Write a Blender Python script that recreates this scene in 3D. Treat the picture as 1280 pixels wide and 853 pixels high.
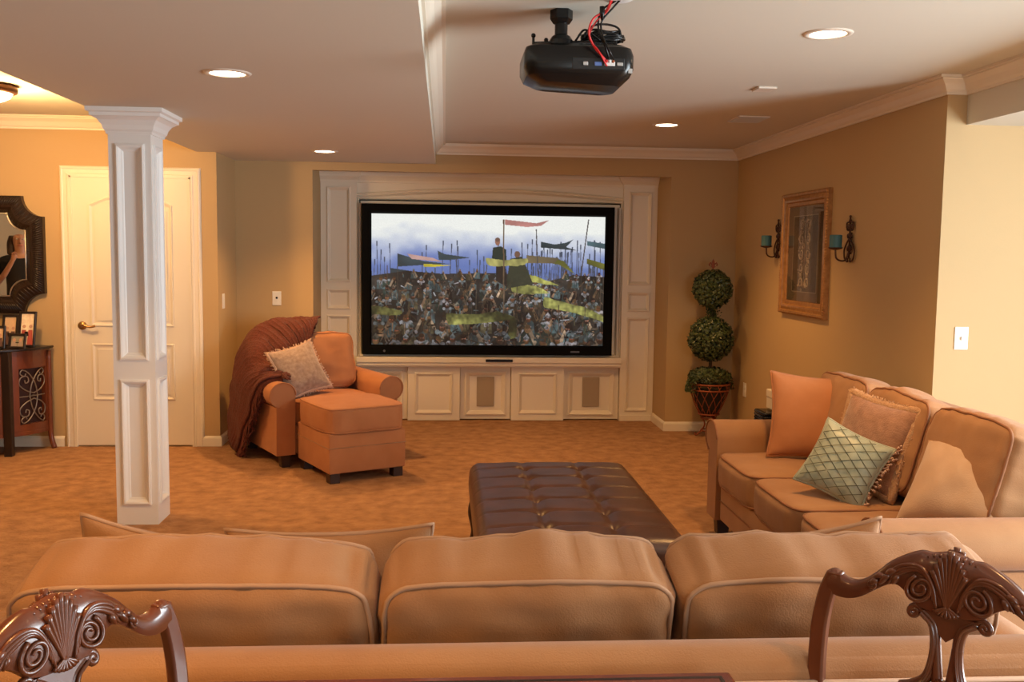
import bpy, bmesh, math, random
import numpy as np
from mathutils import Vector, Matrix, noise

random.seed(7)
PI = math.pi
scn = bpy.context.scene
for o in list(bpy.data.objects):
    bpy.data.objects.remove(o)
COL = scn.collection

# ------------------------------------------------------------------ camera
yaw, pitch, roll = 0.070988, 0.090411, 0.0132448
fw = Vector((math.sin(yaw)*math.cos(pitch), math.cos(yaw)*math.cos(pitch), -math.sin(pitch)))
r0 = Vector((math.cos(yaw), -math.sin(yaw), 0)); u0 = r0.cross(fw)
rr = r0*math.cos(roll) + u0*math.sin(roll); uu = -r0*math.sin(roll) + u0*math.cos(roll)
cam = bpy.data.cameras.new('camera'); camo = bpy.data.objects.new('camera', cam); COL.objects.link(camo)
cam.sensor_width = 36; cam.lens = 36*1194/1280; cam.clip_start = 0.05
mw = Matrix((rr, uu, -fw)).transposed().to_4x4(); mw.translation = (0, 0, 1.5)
camo.matrix_world = mw
scn.camera = camo

# ------------------------------------------------------------------ world, view, lights
w = bpy.data.worlds.new('world'); scn.world = w; w.use_nodes = True
w.node_tree.nodes['Background'].inputs[0].default_value = (0.75, 0.88, 1.0, 1)
w.node_tree.nodes['Background'].inputs[1].default_value = 0.6
vs = scn.view_settings
scn.display_settings.display_device = 'sRGB'
vs.view_transform = 'Standard'; vs.look = 'None'; vs.gamma = 1; vs.use_curve_mapping = False
vs.exposure = 0.12
WARM = (1.0, 0.51, 0.16)
DAY = (0.84, 0.94, 1.0)
SPOT_W = 92
def area(name, loc, d, sx, sy, power, color, spread=180):
    l = bpy.data.lights.new(name, 'AREA'); l.shape = 'RECTANGLE'; l.size = sx; l.size_y = sy
    l.energy = power; l.color = color; l.spread = math.radians(spread)
    o = bpy.data.objects.new(name, l); COL.objects.link(o); o.location = loc
    o.rotation_euler = Vector(d).to_track_quat('-Z', 'Z').to_euler()
    return o
# daylight through the glazed doors on the right and the window behind the camera
area('daylight_right', (4.52, 2.0, 1.12), (-1, -0.12, 0.05), 2.9, 1.9, 400, DAY)
area('daylight_behind', (2.1, -2.32, 1.3), (0, 1, 0), 1.9, 1.3, 45, DAY)

# ------------------------------------------------------------------ materials
MATS = {}
def mat(name, color, rough=0.6, metal=0.0, var=None, scale=20, bump=0.0, bscale=80, detail=3, coat=0, sheen=0, stretch=None, emit=None, estr=0, trans=0, ior=1.45, spec=None):
    if name in MATS: return MATS[name]
    m = bpy.data.materials.new(name); m.use_nodes = True
    nt = m.node_tree; b = nt.nodes['Principled BSDF']
    b.inputs['Base Color'].default_value = (*color, 1)
    b.inputs['Roughness'].default_value = rough; b.inputs['Metallic'].default_value = metal
    b.inputs['Coat Weight'].default_value = coat; b.inputs['Sheen Weight'].default_value = sheen
    if coat: b.inputs['Coat Roughness'].default_value = 0.12
    if spec is not None: b.inputs['Specular IOR Level'].default_value = spec
    if trans: b.inputs['Transmission Weight'].default_value = trans; b.inputs['IOR'].default_value = ior
    if emit: b.inputs['Emission Color'].default_value = (*emit, 1); b.inputs['Emission Strength'].default_value = estr
    if var or bump:
        tc = nt.nodes.new('ShaderNodeTexCoord'); mp = nt.nodes.new('ShaderNodeMapping')
        nt.links.new(tc.outputs['Object'], mp.inputs[0])
        if stretch: mp.inputs['Scale'].default_value = stretch
    if var:
        n = nt.nodes.new('ShaderNodeTexNoise'); n.inputs['Scale'].default_value = scale; n.inputs['Detail'].default_value = detail
        nt.links.new(mp.outputs[0], n.inputs[0])
        cr = nt.nodes.new('ShaderNodeValToRGB'); nt.links.new(n.outputs[0], cr.inputs[0])
        cr.color_ramp.elements[0].position = 0.3; cr.color_ramp.elements[1].position = 0.7
        cr.color_ramp.elements[0].color = (*color, 1); cr.color_ramp.elements[1].color = (*var, 1)
        nt.links.new(cr.outputs[0], b.inputs['Base Color'])
    if bump:
        n2 = nt.nodes.new('ShaderNodeTexNoise'); n2.inputs['Scale'].default_value = bscale; n2.inputs['Detail'].default_value = 4
        nt.links.new(mp.outputs[0], n2.inputs[0])
        bp = nt.nodes.new('ShaderNodeBump'); bp.inputs['Strength'].default_value = bump; bp.inputs['Distance'].default_value = 0.01
        nt.links.new(n2.outputs[0], bp.inputs['Height']); nt.links.new(bp.outputs[0], b.inputs['Normal'])
    MATS[name] = m
    return m
M_wall = mat('wall_paint', (0.50, 0.345, 0.17), 0.75, bump=0.03, bscale=150)
M_ceil = mat('ceiling_paint', (0.66, 0.635, 0.545), 0.85, bump=0.03, bscale=120)
M_trim = mat('white_trim', (0.82, 0.75, 0.62), 0.42)
M_col = mat('column_white', (0.84, 0.83, 0.80), 0.38)
M_door = mat('door_paint', (0.80, 0.74, 0.62), 0.45)
M_carpet = mat('carpet', (0.27, 0.128, 0.053), 0.97, var=(0.44, 0.235, 0.108), scale=11, detail=12, bump=1.0, bscale=38)
M_sofa = mat('sofa_fabric', (0.33, 0.155, 0.062), 0.85, var=(0.40, 0.205, 0.088), scale=5, detail=6, bump=0.15, bscale=250, sheen=0.12)
M_chair = mat('chair_fabric', (0.42, 0.165, 0.062), 0.88, var=(0.47, 0.195, 0.078), scale=7, bump=0.12, bscale=300, sheen=0.08)
M_pipe = mat('dark_piping', (0.30, 0.13, 0.06), 0.85)
M_pipel = mat('light_piping', (0.42, 0.25, 0.15), 0.85)
M_legw = mat('dark_leg_wood', (0.035, 0.014, 0.008), 0.35)
M_leather = mat('brown_leather', (0.045, 0.016, 0.008), 0.33, var=(0.075, 0.027, 0.013), scale=9, detail=6, bump=0.10, bscale=220, spec=0.6)
M_mahog = mat('carved_mahogany', (0.095, 0.023, 0.008), 0.28, var=(0.155, 0.042, 0.014), scale=14, detail=6, coat=0.35, stretch=(1, 1, 0.25))
M_table = mat('table_mahogany', (0.11, 0.018, 0.010), 0.15, var=(0.16, 0.032, 0.014), scale=6, detail=6, coat=0.5, stretch=(4, 0.5, 1))
M_black = mat('black_plastic', (0.006, 0.006, 0.006), 0.26, spec=0.35)
M_bezel = mat('screen_frame_velvet', (0.004, 0.004, 0.004), 0.75, spec=0.1)
M_iron = mat('bronzed_iron', (0.085, 0.035, 0.016), 0.45, metal=0.6)
M_irong = mat('grey_iron', (0.28, 0.25, 0.22), 0.4, metal=0.8)
M_basket = mat('rusty_wire', (0.28, 0.07, 0.025), 0.5, metal=0.3)
M_gold = mat('gilded_wood', (0.52, 0.27, 0.09), 0.36, metal=0.5, var=(0.36, 0.17, 0.055), scale=30)
M_leaf = mat('topiary_leaf', (0.018, 0.036, 0.010), 0.38, var=(0.085, 0.115, 0.036), scale=45)
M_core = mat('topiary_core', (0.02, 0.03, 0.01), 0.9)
M_teal = mat('teal_wax', (0.05, 0.15, 0.16), 0.5)
M_cream = mat('switch_plastic', (0.85, 0.82, 0.74), 0.4)
M_brass = mat('antique_brass', (0.40, 0.24, 0.10), 0.3, metal=0.9)
M_grille = mat('speaker_grille_cloth', (0.40, 0.32, 0.23), 0.9, bump=0.3, bscale=600)
M_maroon = mat('maroon_knit', (0.085, 0.016, 0.008), 0.95, var=(0.14, 0.028, 0.014), scale=70, sheen=0.05, bump=0.8, bscale=110)
M_tanp = mat('mottled_chenille', (0.30, 0.19, 0.13), 0.9, var=(0.46, 0.33, 0.24), scale=45, detail=8, sheen=0.5, bump=0.4, bscale=160)
M_fring = mat('pinkish_fringe', (0.70, 0.45, 0.30), 0.9, sheen=0.4, bump=0.6, bscale=400)
M_brownp = mat('brown_chenille', (0.26, 0.12, 0.06), 0.9, var=(0.40, 0.20, 0.11), scale=30, detail=8, sheen=0.5, bump=0.4, bscale=160)
M_ruche = mat('golden_fringe', (0.52, 0.27, 0.13), 0.9, var=(0.66, 0.42, 0.25), scale=120, bump=0.8, bscale=300)
M_green = mat('sage_silk', (0.30, 0.34, 0.24), 0.42, var=(0.40, 0.43, 0.31), scale=25, sheen=0.3)
M_thread = mat('dark_stitch', (0.10, 0.10, 0.06), 0.8)
M_bead = mat('pale_bead_fringe', (0.62, 0.42, 0.32), 0.6)
M_redw = mat('red_brown_cabinet_wood', (0.11, 0.026, 0.010), 0.3, var=(0.19, 0.05, 0.02), scale=10, detail=6, coat=0.3, stretch=(1, 1, 0.3))
M_dark = mat('near_black_wood', (0.018, 0.010, 0.008), 0.3)
M_mframe = mat('mirror_frame_leather', (0.012, 0.006, 0.004), 0.28, var=(0.022, 0.010, 0.006), scale=30)
M_silver = mat('silver_bead', (0.6, 0.55, 0.48), 0.3, metal=0.9)
M_mirror = mat('mirror_glass', (0.85, 0.85, 0.85), 0.01, metal=1.0)
M_glass = mat('picture_glass', (1, 1, 1), 0.0, trans=1.0)
M_lens = mat('lamp_lens', (1, 1, 1), 0.5, emit=(1.0, 0.80, 0.55), estr=14)
M_can = mat('lamp_trim', (0.75, 0.68, 0.58), 0.4)
M_red = mat('red_cable', (0.65, 0.02, 0.02), 0.4)
M_metal = mat('port_metal', (0.55, 0.55, 0.55), 0.35, metal=0.8)
M_blue = mat('port_blue', (0.10, 0.18, 0.45), 0.4)
M_white = mat('white_label', (0.8, 0.8, 0.78), 0.5)

# ------------------------------------------------------------------ mesh helpers
class MB:
    def __init__(s): s.v = []; s.f = []
    def add(s, vs, fs):
        n = len(s.v); s.v += [tuple(p) for p in vs]; s.f += [tuple(i+n for i in f) for f in fs]; return s
    def box(s, x0, x1, y0, y1, z0, z1, m=None):
        v = [(x, y, z) for z in (z0, z1) for y in (y0, y1) for x in (x0, x1)]
        if m: v = [m @ Vector(p) for p in v]
        return s.add(v, [(0, 2, 3, 1), (4, 5, 7, 6), (0, 1, 5, 4), (2, 6, 7, 3), (0, 4, 6, 2), (1, 3, 7, 5)])
    def tube(s, pts, r, n=8, closed=False, rs=None, flat=1.0, cap=True):
        pts = [Vector(p) for p in pts]; N = len(pts); rings = []
        up = Vector((0, 0, 1)); prev = None
        for i in range(N):
            a = pts[i-1] if (i > 0 or closed) else pts[0]
            b = pts[(i+1) % N] if (i < N-1 or closed) else pts[-1]
            t = (b-a).normalized() if (b-a).length > 1e-9 else Vector((0, 0, 1))
            if prev is None:
                ref = up if abs(t.z) < 0.9 else Vector((1, 0, 0)); x = t.cross(ref).normalized()
            else:
                x = (prev - t*prev.dot(t)); x = x.normalized() if x.length > 1e-6 else t.orthogonal().normalized()
            prev = x; y = t.cross(x)
            ra = rs[i] if rs else r
            rings.append([pts[i] + x*ra*math.cos(k*2*PI/n) + y*ra*flat*math.sin(k*2*PI/n) for k in range(n)])
        v = [p for rg in rings for p in rg]; f = []
        for i in range(N if closed else N-1):
            j = (i+1) % N
            for k in range(n):
                l = (k+1) % n; f.append((i*n+k, i*n+l, j*n+l, j*n+k))
        if not closed and cap:
            f.append(tuple(range(n))[::-1]); f.append(tuple((N-1)*n+k for k in range(n)))
        return s.add(v, f)
    def lathe(s, prof, c=(0, 0, 0), n=20, m=None, cap=True):
        v = []; f = []
        for (r, z) in prof:
            for k in range(n):
                p = Vector((r*math.cos(k*2*PI/n), r*math.sin(k*2*PI/n), z))
                if m: p = m @ p
                v.append(p + Vector(c))
        for i in range(len(prof)-1):
            for k in range(n):
                l = (k+1) % n; f.append((i*n+k, i*n+l, (i+1)*n+l, (i+1)*n+k))
        if cap:
            f.append(tuple(range(n))[::-1]); f.append(tuple((len(prof)-1)*n+k for k in range(n)))
        return s.add(v, f)
    def prism(s, poly, d0, d1, fn):
        """poly: 2D outline; fn(a,b,d)->3D; extruded from d0 to d1"""
        n = len(poly)
        v = [fn(a, b, d0) for a, b in poly] + [fn(a, b, d1) for a, b in poly]
        f = [tuple(range(n))[::-1], tuple(range(n, 2*n))] + [(i, (i+1) % n, n+(i+1) % n, n+i) for i in range(n)]
        return s.add(v, f)
    def sphere(s, c, r, n=10, sq=(1, 1, 1)):
        v = []; f = []; m = n//2
        for i in range(m+1):
            th = PI*i/m
            for k in range(n):
                ph = 2*PI*k/n
                v.append((c[0]+sq[0]*r*math.sin(th)*math.cos(ph), c[1]+sq[1]*r*math.sin(th)*math.sin(ph), c[2]+sq[2]*r*math.cos(th)))
        for i in range(m):
            for k in range(n):
                l = (k+1) % n; f.append((i*n+k, (i+1)*n+k, (i+1)*n+l, i*n+l))
        return s.add(v, f)
    def sweep(s, path, prof, closed=False, fn=None):
        """path 2D polyline; prof list of (inward offset, height); mitred. fn(a,b,h)->3D. inward = left of travel"""
        N = len(path); P = [Vector((p[0], p[1])) for p in path]; rings = []
        for i in range(N):
            dirs = []
            if i > 0 or closed: dirs.append((P[i]-P[i-1]).normalized())
            if i < N-1 or closed: dirs.append((P[(i+1) % N]-P[i]).normalized())
            ns = [Vector((-d.y, d.x)) for d in dirs]
            if len(ns) == 2:
                q = (ns[0]+ns[1]); q = q/max(q.length, 1e-6); k = 1/max(q.dot(ns[0]), 0.3); nn = q*k
            else: nn = ns[0]
            rings.append([(P[i]+nn*o, h) for o, h in prof])
        n = len(prof); v = []
        for rg in rings:
            for p, h in rg: v.append(fn(p.x, p.y, h) if fn else (p.x, p.y, h))
        f = []
        for i in range(N if closed else N-1):
            j = (i+1) % N
            for k in range(n-1): f.append((i*n+k, j*n+k, j*n+k+1, i*n+k+1))
        return s.add(v, f)
    def xf(s, m):
        s.v = [tuple(m @ Vector(p)) for p in s.v]; return s
    def build(s, name, material, parent=None, smooth=False, bevel=0, seg=2, weld=False, angle=None, sub=0):
        me = bpy.data.meshes.new(name); me.from_pydata(s.v, [], s.f)
        bm = bmesh.new(); bm.from_mesh(me)
        if weld: bmesh.ops.remove_doubles(bm, verts=bm.verts, dist=1e-4)
        bmesh.ops.recalc_face_normals(bm, faces=bm.faces); bm.to_mesh(me); bm.free()
        if material: me.materials.append(material)
        o = bpy.data.objects.new(name, me); COL.objects.link(o)
        if smooth:
            me.polygons.foreach_set('use_smooth', [True]*len(me.polygons))
            if angle:
                try: me.set_sharp_from_angle(angle=math.radians(angle))
                except Exception: pass
        if bevel:
            b = o.modifiers.new('bevel', 'BEVEL'); b.width = bevel; b.segments = seg; b.limit_method = 'ANGLE'; b.angle_limit = math.radians(40)
        if sub:
            b = o.modifiers.new('sub', 'SUBSURF'); b.levels = sub; b.render_levels = sub
        if parent: o.parent = parent
        return o

def tag(o, label=None, cat=None, group=None, kind=None):
    if label: o['label'] = label
    if cat: o['category'] = cat
    if group: o['group'] = group
    if kind: o['kind'] = kind
    return o
def empty(name, loc, label, cat, group=None, rz=0, m=None):
    o = bpy.data.objects.new(name, None); COL.objects.link(o); o.empty_display_size = 0.1
    if m is not None: o.matrix_world = m
    else: o.location = loc; o.rotation_euler = (0, 0, rz)
    return tag(o, label, cat, group)
def copy_tree(o, parent=None):
    c = o.copy(); COL.objects.link(c)
    if parent: c.parent = parent
    for ch in o.children: copy_tree(ch, c)
    return c
def struct(o): o['kind'] = 'structure'; return o
def bez(p, n=8):
    """Catmull-Rom through points"""
    P = [Vector(q) for q in p]; P = [P[0]*2-P[1]] + P + [P[-1]*2-P[-2]]; out = []
    for i in range(1, len(P)-2):
        for k in range(n):
            t = k/n
            out.append(0.5*((2*P[i]) + (P[i+1]-P[i-1])*t + (2*P[i-1]-5*P[i]+4*P[i+1]-P[i+2])*t*t + (3*P[i]-P[i-1]-3*P[i+1]+P[i+2])*t**3))
    out.append(P[-2]); return out
def spiral(cx, cz, r0, r1, a0, turns, n=28):
    return [(cx+(r0+(r1-r0)*i/n)*math.cos(a0+turns*2*PI*i/n), cz+(r0+(r1-r0)*i/n)*math.sin(a0+turns*2*PI*i/n)) for i in range(n+1)]
def frame_m(c, xax, up):
    x = Vector(xax).normalized(); u = Vector(up); z = x.cross(u).normalized(); y = z.cross(x)
    m = Matrix((x, y, z)).transposed().to_4x4(); m.translation = c; return m

# ------------------------------------------------------------------ the room
ZC, ZS, ZL = 2.40, 2.235, 2.47
def wallbox(name, *b, m=M_wall): return struct(MB().box(*b).build(name, m))
wallbox('floor', -5.2, 5.6, -2.5, 8.8, -0.1, 0, m=M_carpet)
wallbox('wall_alcove', -4.9, -1.715, 7.39, 7.52, 0, 2.6)
wallbox('wall_alcove_side', -1.84, -1.715, 7.52, 8.03, 0, ZS)
wallbox('wall_back', -1.84, -1.09, 8.03, 8.8, 0, ZS)
wallbox('wall_back', 1.90, 2.6, 8.03, 8.8, 0, ZC)
wallbox('wall_back', -1.09, 1.90, 8.03, 8.12, 2.17, ZC)
wallbox('wall_back', -1.09, 1.90, 8.68, 8.8, 0, 2.3)
wallbox('wall_right', 2.475, 2.60, 4.65, 8.03, 0, ZC)
wallbox('wall_right', 2.60, 5.6, 4.65, 4.78, 0, 2.4)
wallbox('wall_left', -5.2, -5.05, -2.5, 7.52, 0, 2.6)
wallbox('wall_left', -5.2, -4.9, 7.39, 7.52, 0, 2.6)
# right end wall with a glazed opening, wall behind with a window
for b in ((4.58, 4.68, -2.5, 0.5, 0, 2.4), (4.58, 4.68, 3.5, 4.78, 0, 2.4), (4.58, 4.68, 0.5, 3.5, 2.1, 2.4)):
    wallbox('wall_right', *b)
for b in ((-5.2, 1.1, -2.5, -2.4, 0, 2.6), (3.1, 5.6, -2.5, -2.4, 0, 2.6), (1.1, 3.1, -2.5, -2.4, 0, 0.6), (1.1, 3.1, -2.5, -2.4, 2.0, 2.6)):
    wallbox('wall_front', *b)
wf = MB()
for x0, x1, z0, z1 in ((1.1, 3.1, 0.6, 0.66), (1.1, 3.1, 1.94, 2.0), (1.1, 1.16, 0.6, 2.0), (3.04, 3.1, 0.6, 2.0), (2.08, 2.12, 0.6, 2.0)):
    wf.box(x0, x1, -2.46, -2.40, z0, z1)
struct(wf.build('window_1', M_trim))
wf = MB()
for y0, y1, z0, z1 in ((0.5, 3.5, 2.02, 2.1), (0.5, 0.58, 0, 2.1), (3.42, 3.5, 0, 2.1), (1.96, 2.04, 0, 2.1), (0.5, 3.5, 0, 0.06)):
    wf.box(4.57, 4.64, y0, y1, z0, z1)
struct(wf.build('door_2', M_trim))
# ceilings
wallbox('ceiling', -0.083, 2.577, -2.5, 8.12, ZC, ZC+0.1, m=M_ceil)
wallbox('ceiling', -5.2, -1.86, -2.5, 7.52, ZL, ZL+0.1, m=M_ceil)
wallbox('ceiling', -1.86, -0.083, -2.5, 8.03, ZS, ZS+0.3, m=M_ceil)     # dropped soffit
wallbox('ceiling', 2.577, 5.6, -2.5, 4.65, 2.171, 2.5, m=M_ceil)       # lower ceiling on the right
wallbox('ceiling', -1.09, 1.90, 8.12, 8.68, 2.235, 2.4, m=M_ceil)
# crown mouldings
def crownprof(z, h=0.085, d=0.08):
    return [(0.0, z-h), (0.012, z-h), (0.012, z-h+0.012), (0.020, z-h+0.018), (0.026, z-h*0.72), (0.040, z-h*0.45), (0.058, z-h*0.28), (0.064, z-h*0.22), (0.064, z-0.012), (d, z-0.012), (d, z)]
# travel so that the room lies on the left of the path
p_main = [(2.577, -2.4), (2.577, 4.65), (2.475, 4.65), (2.475, 8.03), (-0.083, 8.03), (-0.083, -2.4)]
struct(MB().sweep(p_main, crownprof(ZC)).build('trim_1', M_trim))
struct(MB().sweep([(-1.86, 7.39), (-4.9, 7.39), (-5.05, 7.39), (-5.05, -2.4)], crownprof(ZL, 0.095, 0.085)).build('trim_2', M_trim))
# baseboards
bb = [(0, 0), (0.014, 0), (0.014, 0.062), (0.008, 0.075), (0, 0.08)]
struct(MB().sweep([(2.475, 4.66), (2.475, 8.03), (1.90, 8.03), (1.90, 8.50)], bb).build('baseboard_right', M_trim))
struct(MB().sweep([(-1.09, 8.5), (-1.09, 8.03), (-1.715, 8.03), (-1.715, 7.39), (-1.842, 7.39)], bb).build('baseboard_back', M_trim))
struct(MB().sweep([(-2.872, 7.39), (-5.05, 7.39)], bb).build('baseboard_left', M_trim))
struct(MB().sweep([(4.57, 4.65), (2.475, 4.65)], bb).build('baseboard_front', M_trim))

# door in the alcove wall
def board(mb, x0, x1, z0, z1, y0, y1, openings, rec):
    """framed board in XZ with front at y0 (towards -Y), back y1; openings sunk by rec"""
    xs = sorted({x0, x1, *[o[0] for o in openings], *[o[1] for o in openings]})
    zs = sorted({z0, z1, *[o[2] for o in openings], *[o[3] for o in openings]})
    for a, b in zip(xs, xs[1:]):
        for c, d in zip(zs, zs[1:]):
            mx, mz = (a+b)/2, (c+d)/2
            sunk = any(o[0] < mx < o[1] and o[2] < mz < o[3] for o in openings)
            mb.box(a, b, y0+(rec if sunk else 0), y1, c, d)
    return mb
XZ = lambda Y: (lambda a, b, h: (a, Y-h, b))     # path in XZ, height towards the viewer (-Y)
def rect(x0, x1, z0, z1): return [(x0, z0), (x1, z0), (x1, z1), (x0, z1)]   # ccw: inside on the left
PM = [(-0.012, 0.0), (-0.012, 0.006), (-0.004, 0.012), (0.004, 0.010), (0.010, 0.004), (0.020, -0.004), (0.020, -0.012)]
def arch_path(x0, x1, z0, z1, rise, n=10):
    top = [(x1-(x1-x0)*i/n, z1+rise*math.sin(PI*i/n)) for i in range(n+1)]
    return [(x0, z0), (x1, z0)] + top
d1 = struct(board(MB(), -2.78, -1.91, 0.012, 2.035, 7.372, 7.386, [], 0).build('door_1', M_door, bevel=0.002))
for x0, x1, s in ((-2.65, -2.39, -1), (-2.30, -2.04, 1)):
    # eyebrow-arched upper panel, rectangular lower panel
    n = 12
    if s < 0: top = [(x1-(x1-x0)*i/n, 1.83+0.075*math.cos(PI/2*i/n)) for i in range(n+1)]
    else: top = [(x1-(x1-x0)*i/n, 1.83+0.075*math.sin(PI/2*i/n)) for i in range(n+1)]
    for path in ([(x0, 0.92), (x1, 0.92)]+top, rect(x0, x1, 0.36, 0.79)):
        mb = MB().sweep(path, [(0, -0.001), (0.004, 0.010), (0.012, 0.008), (0.022, 0.002), (0.030, 0.001)], closed=True, fn=XZ(7.372))
        cx = sum(p[0] for p in path)/len(path); cz = (min(p[1] for p in path)+max(p[1] for p in path))/2
        inner = [(p[0]+(0.042 if p[0] < (x0+x1)/2-0.01 else (-0.042 if p[0] > (x0+x1)/2+0.01 else 0)), p[1]+(0.042 if p[1] < cz else -0.042)) for p in path]
        mb.prism(inner, 0, 0.006, XZ(7.372))
        mb.build('door_panel', M_door, d1, bevel=0.003)
mb = MB()
mb.lathe([(0.032, 0), (0.032, 0.006), (0.024, 0.014), (0.012, 0.018), (0.011, 0.05)], n=16, m=Matrix.Rotation(PI/2, 4, 'X'), c=(-2.715, 7.372, 0.925))
mb.tube(bez([(-2.715, 7.325, 0.925), (-2.685, 7.32, 0.930), (-2.645, 7.322, 0.918), (-2.605, 7.324, 0.926)]), 0.009, rs=None)
tag(mb.build('door_handle', M_brass, d1, smooth=True, angle=40), 'brass lever handle')
cp = [(0, 0), (0, 0.012), (0.010, 0.020), (0.022, 0.020), (0.030, 0.014), (0.060, 0.012), (0.070, 0.018), (0.082, 0.014), (0.090, 0.006), (0.092, 0)]
# casing: travels down the right, path with the opening on the right so offset grows outward
mb = MB().sweep([(-2.78, 0.0), (-2.78, 2.035), (-1.91, 2.035), (-1.91, 0.0)], [(o*0.86, h) for o, h in cp], fn=XZ(7.389))
struct(mb.build('trim_3', M_trim))
# rim of the jamb standing between door and casing
mb = MB().box(-2.785, -2.772, 7.366, 7.392, 0, 2.04).box(-1.918, -1.905, 7.366, 7.392, 0, 2.04).box(-2.785, -1.905, 7.366, 7.392, 2.03, 2.043)
struct(mb.build('trim_4', M_trim))

# ------------------------------------------------------------------ lamps
def can_light(x, y, z, label, power=SPOT_W):
    r = empty('recessed_ceiling_light', (x, y, z), label, 'light', 'recessed ceiling lights')
    MB().lathe([(0.072, -0.001), (0.074, -0.006), (0.094, -0.005), (0.098, 0.0)], n=32, cap=False).build('trim_ring', M_can, r, smooth=True)
    MB().lathe([(0.0005, -0.002), (0.073, -0.002)], n=32, cap=False).build('lamp_lens', M_lens, r)
    l = bpy.data.lights.new('lamp_glow', 'SPOT'); l.energy = power; l.color = WARM; l.spot_size = math.radians(118); l.spot_blend = 0.75; l.shadow_soft_size = 0.06
    o = bpy.data.objects.new('lamp_glow', l); COL.objects.link(o); o.parent = r; o.location = (0, 0, -0.03)
    return r
can_light(-0.905, 4.12, ZS, 'bright recessed light in the dropped soffit nearest the column')
can_light(-0.882, 7.16, ZS, 'recessed light in the soffit above the chaise chair')
can_light(1.527, 3.83, ZC, 'recessed light in the main ceiling at upper right, nearest the camera')
can_light(1.508, 6.56, ZC, 'recessed light in the main ceiling towards the back wall')
can_light(-0.905, 1.3, ZS, 'recessed light in the soffit behind the camera view')
can_light(1.527, 1.2, ZC, 'recessed light in the main ceiling over the dining chairs', 45)

fx = empty('flush_ceiling_lamp', (-2.72, 6.02, ZL), 'dark bronze flush ceiling lamp with a white glass bowl', 'lamp')
MB().lathe([(0.15, 0.0), (0.155, -0.02), (0.15, -0.045), (0.125, -0.05)], n=32).build('lamp_ring', M_iron, fx, smooth=True)
MB().lathe([(0.125, -0.05), (0.11, -0.075), (0.07, -0.095), (0.001, -0.105)], n=32).build('glass_bowl', mat('bowl_glass', (1, 1, 1), 0.4, emit=(1.0, 0.72, 0.42), estr=9), fx, smooth=True)
l = bpy.data.lights.new('lamp_glow', 'POINT'); l.energy = 75; l.color = (1.0, 0.56, 0.22); l.shadow_soft_size = 0.12
o = bpy.data.objects.new('lamp_glow', l); COL.objects.link(o); o.parent = fx; o.location = (0, 0, -0.26)

# ------------------------------------------------------------------ column
cx0, cx1, cy0, cy1 = -1.775, -1.555, 5.243, 5.463
colr = empty('column', ((cx0+cx1)/2, (cy0+cy1)/2, 0), 'square white panelled column standing free on the carpet', 'column')
hw = (cx1-cx0)/2
MB().box(-hw+0.014, hw-0.014, -hw+0.014, hw-0.014, 0, ZS).build('shaft_core', M_col, colr)
for k in range(4):
    R = Matrix.Rotation(k*PI/2, 4, 'Z')
    mb = MB()
    for a, b, c, d in ((-hw, -0.066, 0, ZS), (0.066, hw-0.0139, 0, ZS), (-0.066, 0.066, 0, 0.12), (-0.066, 0.066, 0.79, 0.915), (-0.066, 0.066, 2.045, ZS)):
        mb.box(a, b, -hw, -hw+0.0139, c, d)
    mb.xf(R).build('frame_board', M_col, colr)
    for z0, z1 in ((0.12, 0.79), (0.915, 2.045)):
        mb = MB().sweep(rect(-0.066, 0.066, z0, z1), [(-0.010, 0), (-0.010, 0.008), (0.0, 0.012), (0.008, 0.008), (0.018, -0.006), (0.026, -0.010), (0.030, -0.0139)], closed=True, fn=XZ(-hw))
        mb.xf(R).build('panel_molding', M_col, colr)
sq = [(-hw, -hw), (-hw, hw), (hw, hw), (hw, -hw)]
pf = [(0, 2.105), (0.008, 2.105), (0.010, 2.118), (0.018, 2.128), (0.024, 2.150), (0.040, 2.175), (0.062, 2.190), (0.070, 2.192), (0.070, 2.208), (0.085, 2.214), (0.085, ZS)]
MB().sweep(sq, pf, closed=True).build('capital', M_col, colr)

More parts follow.
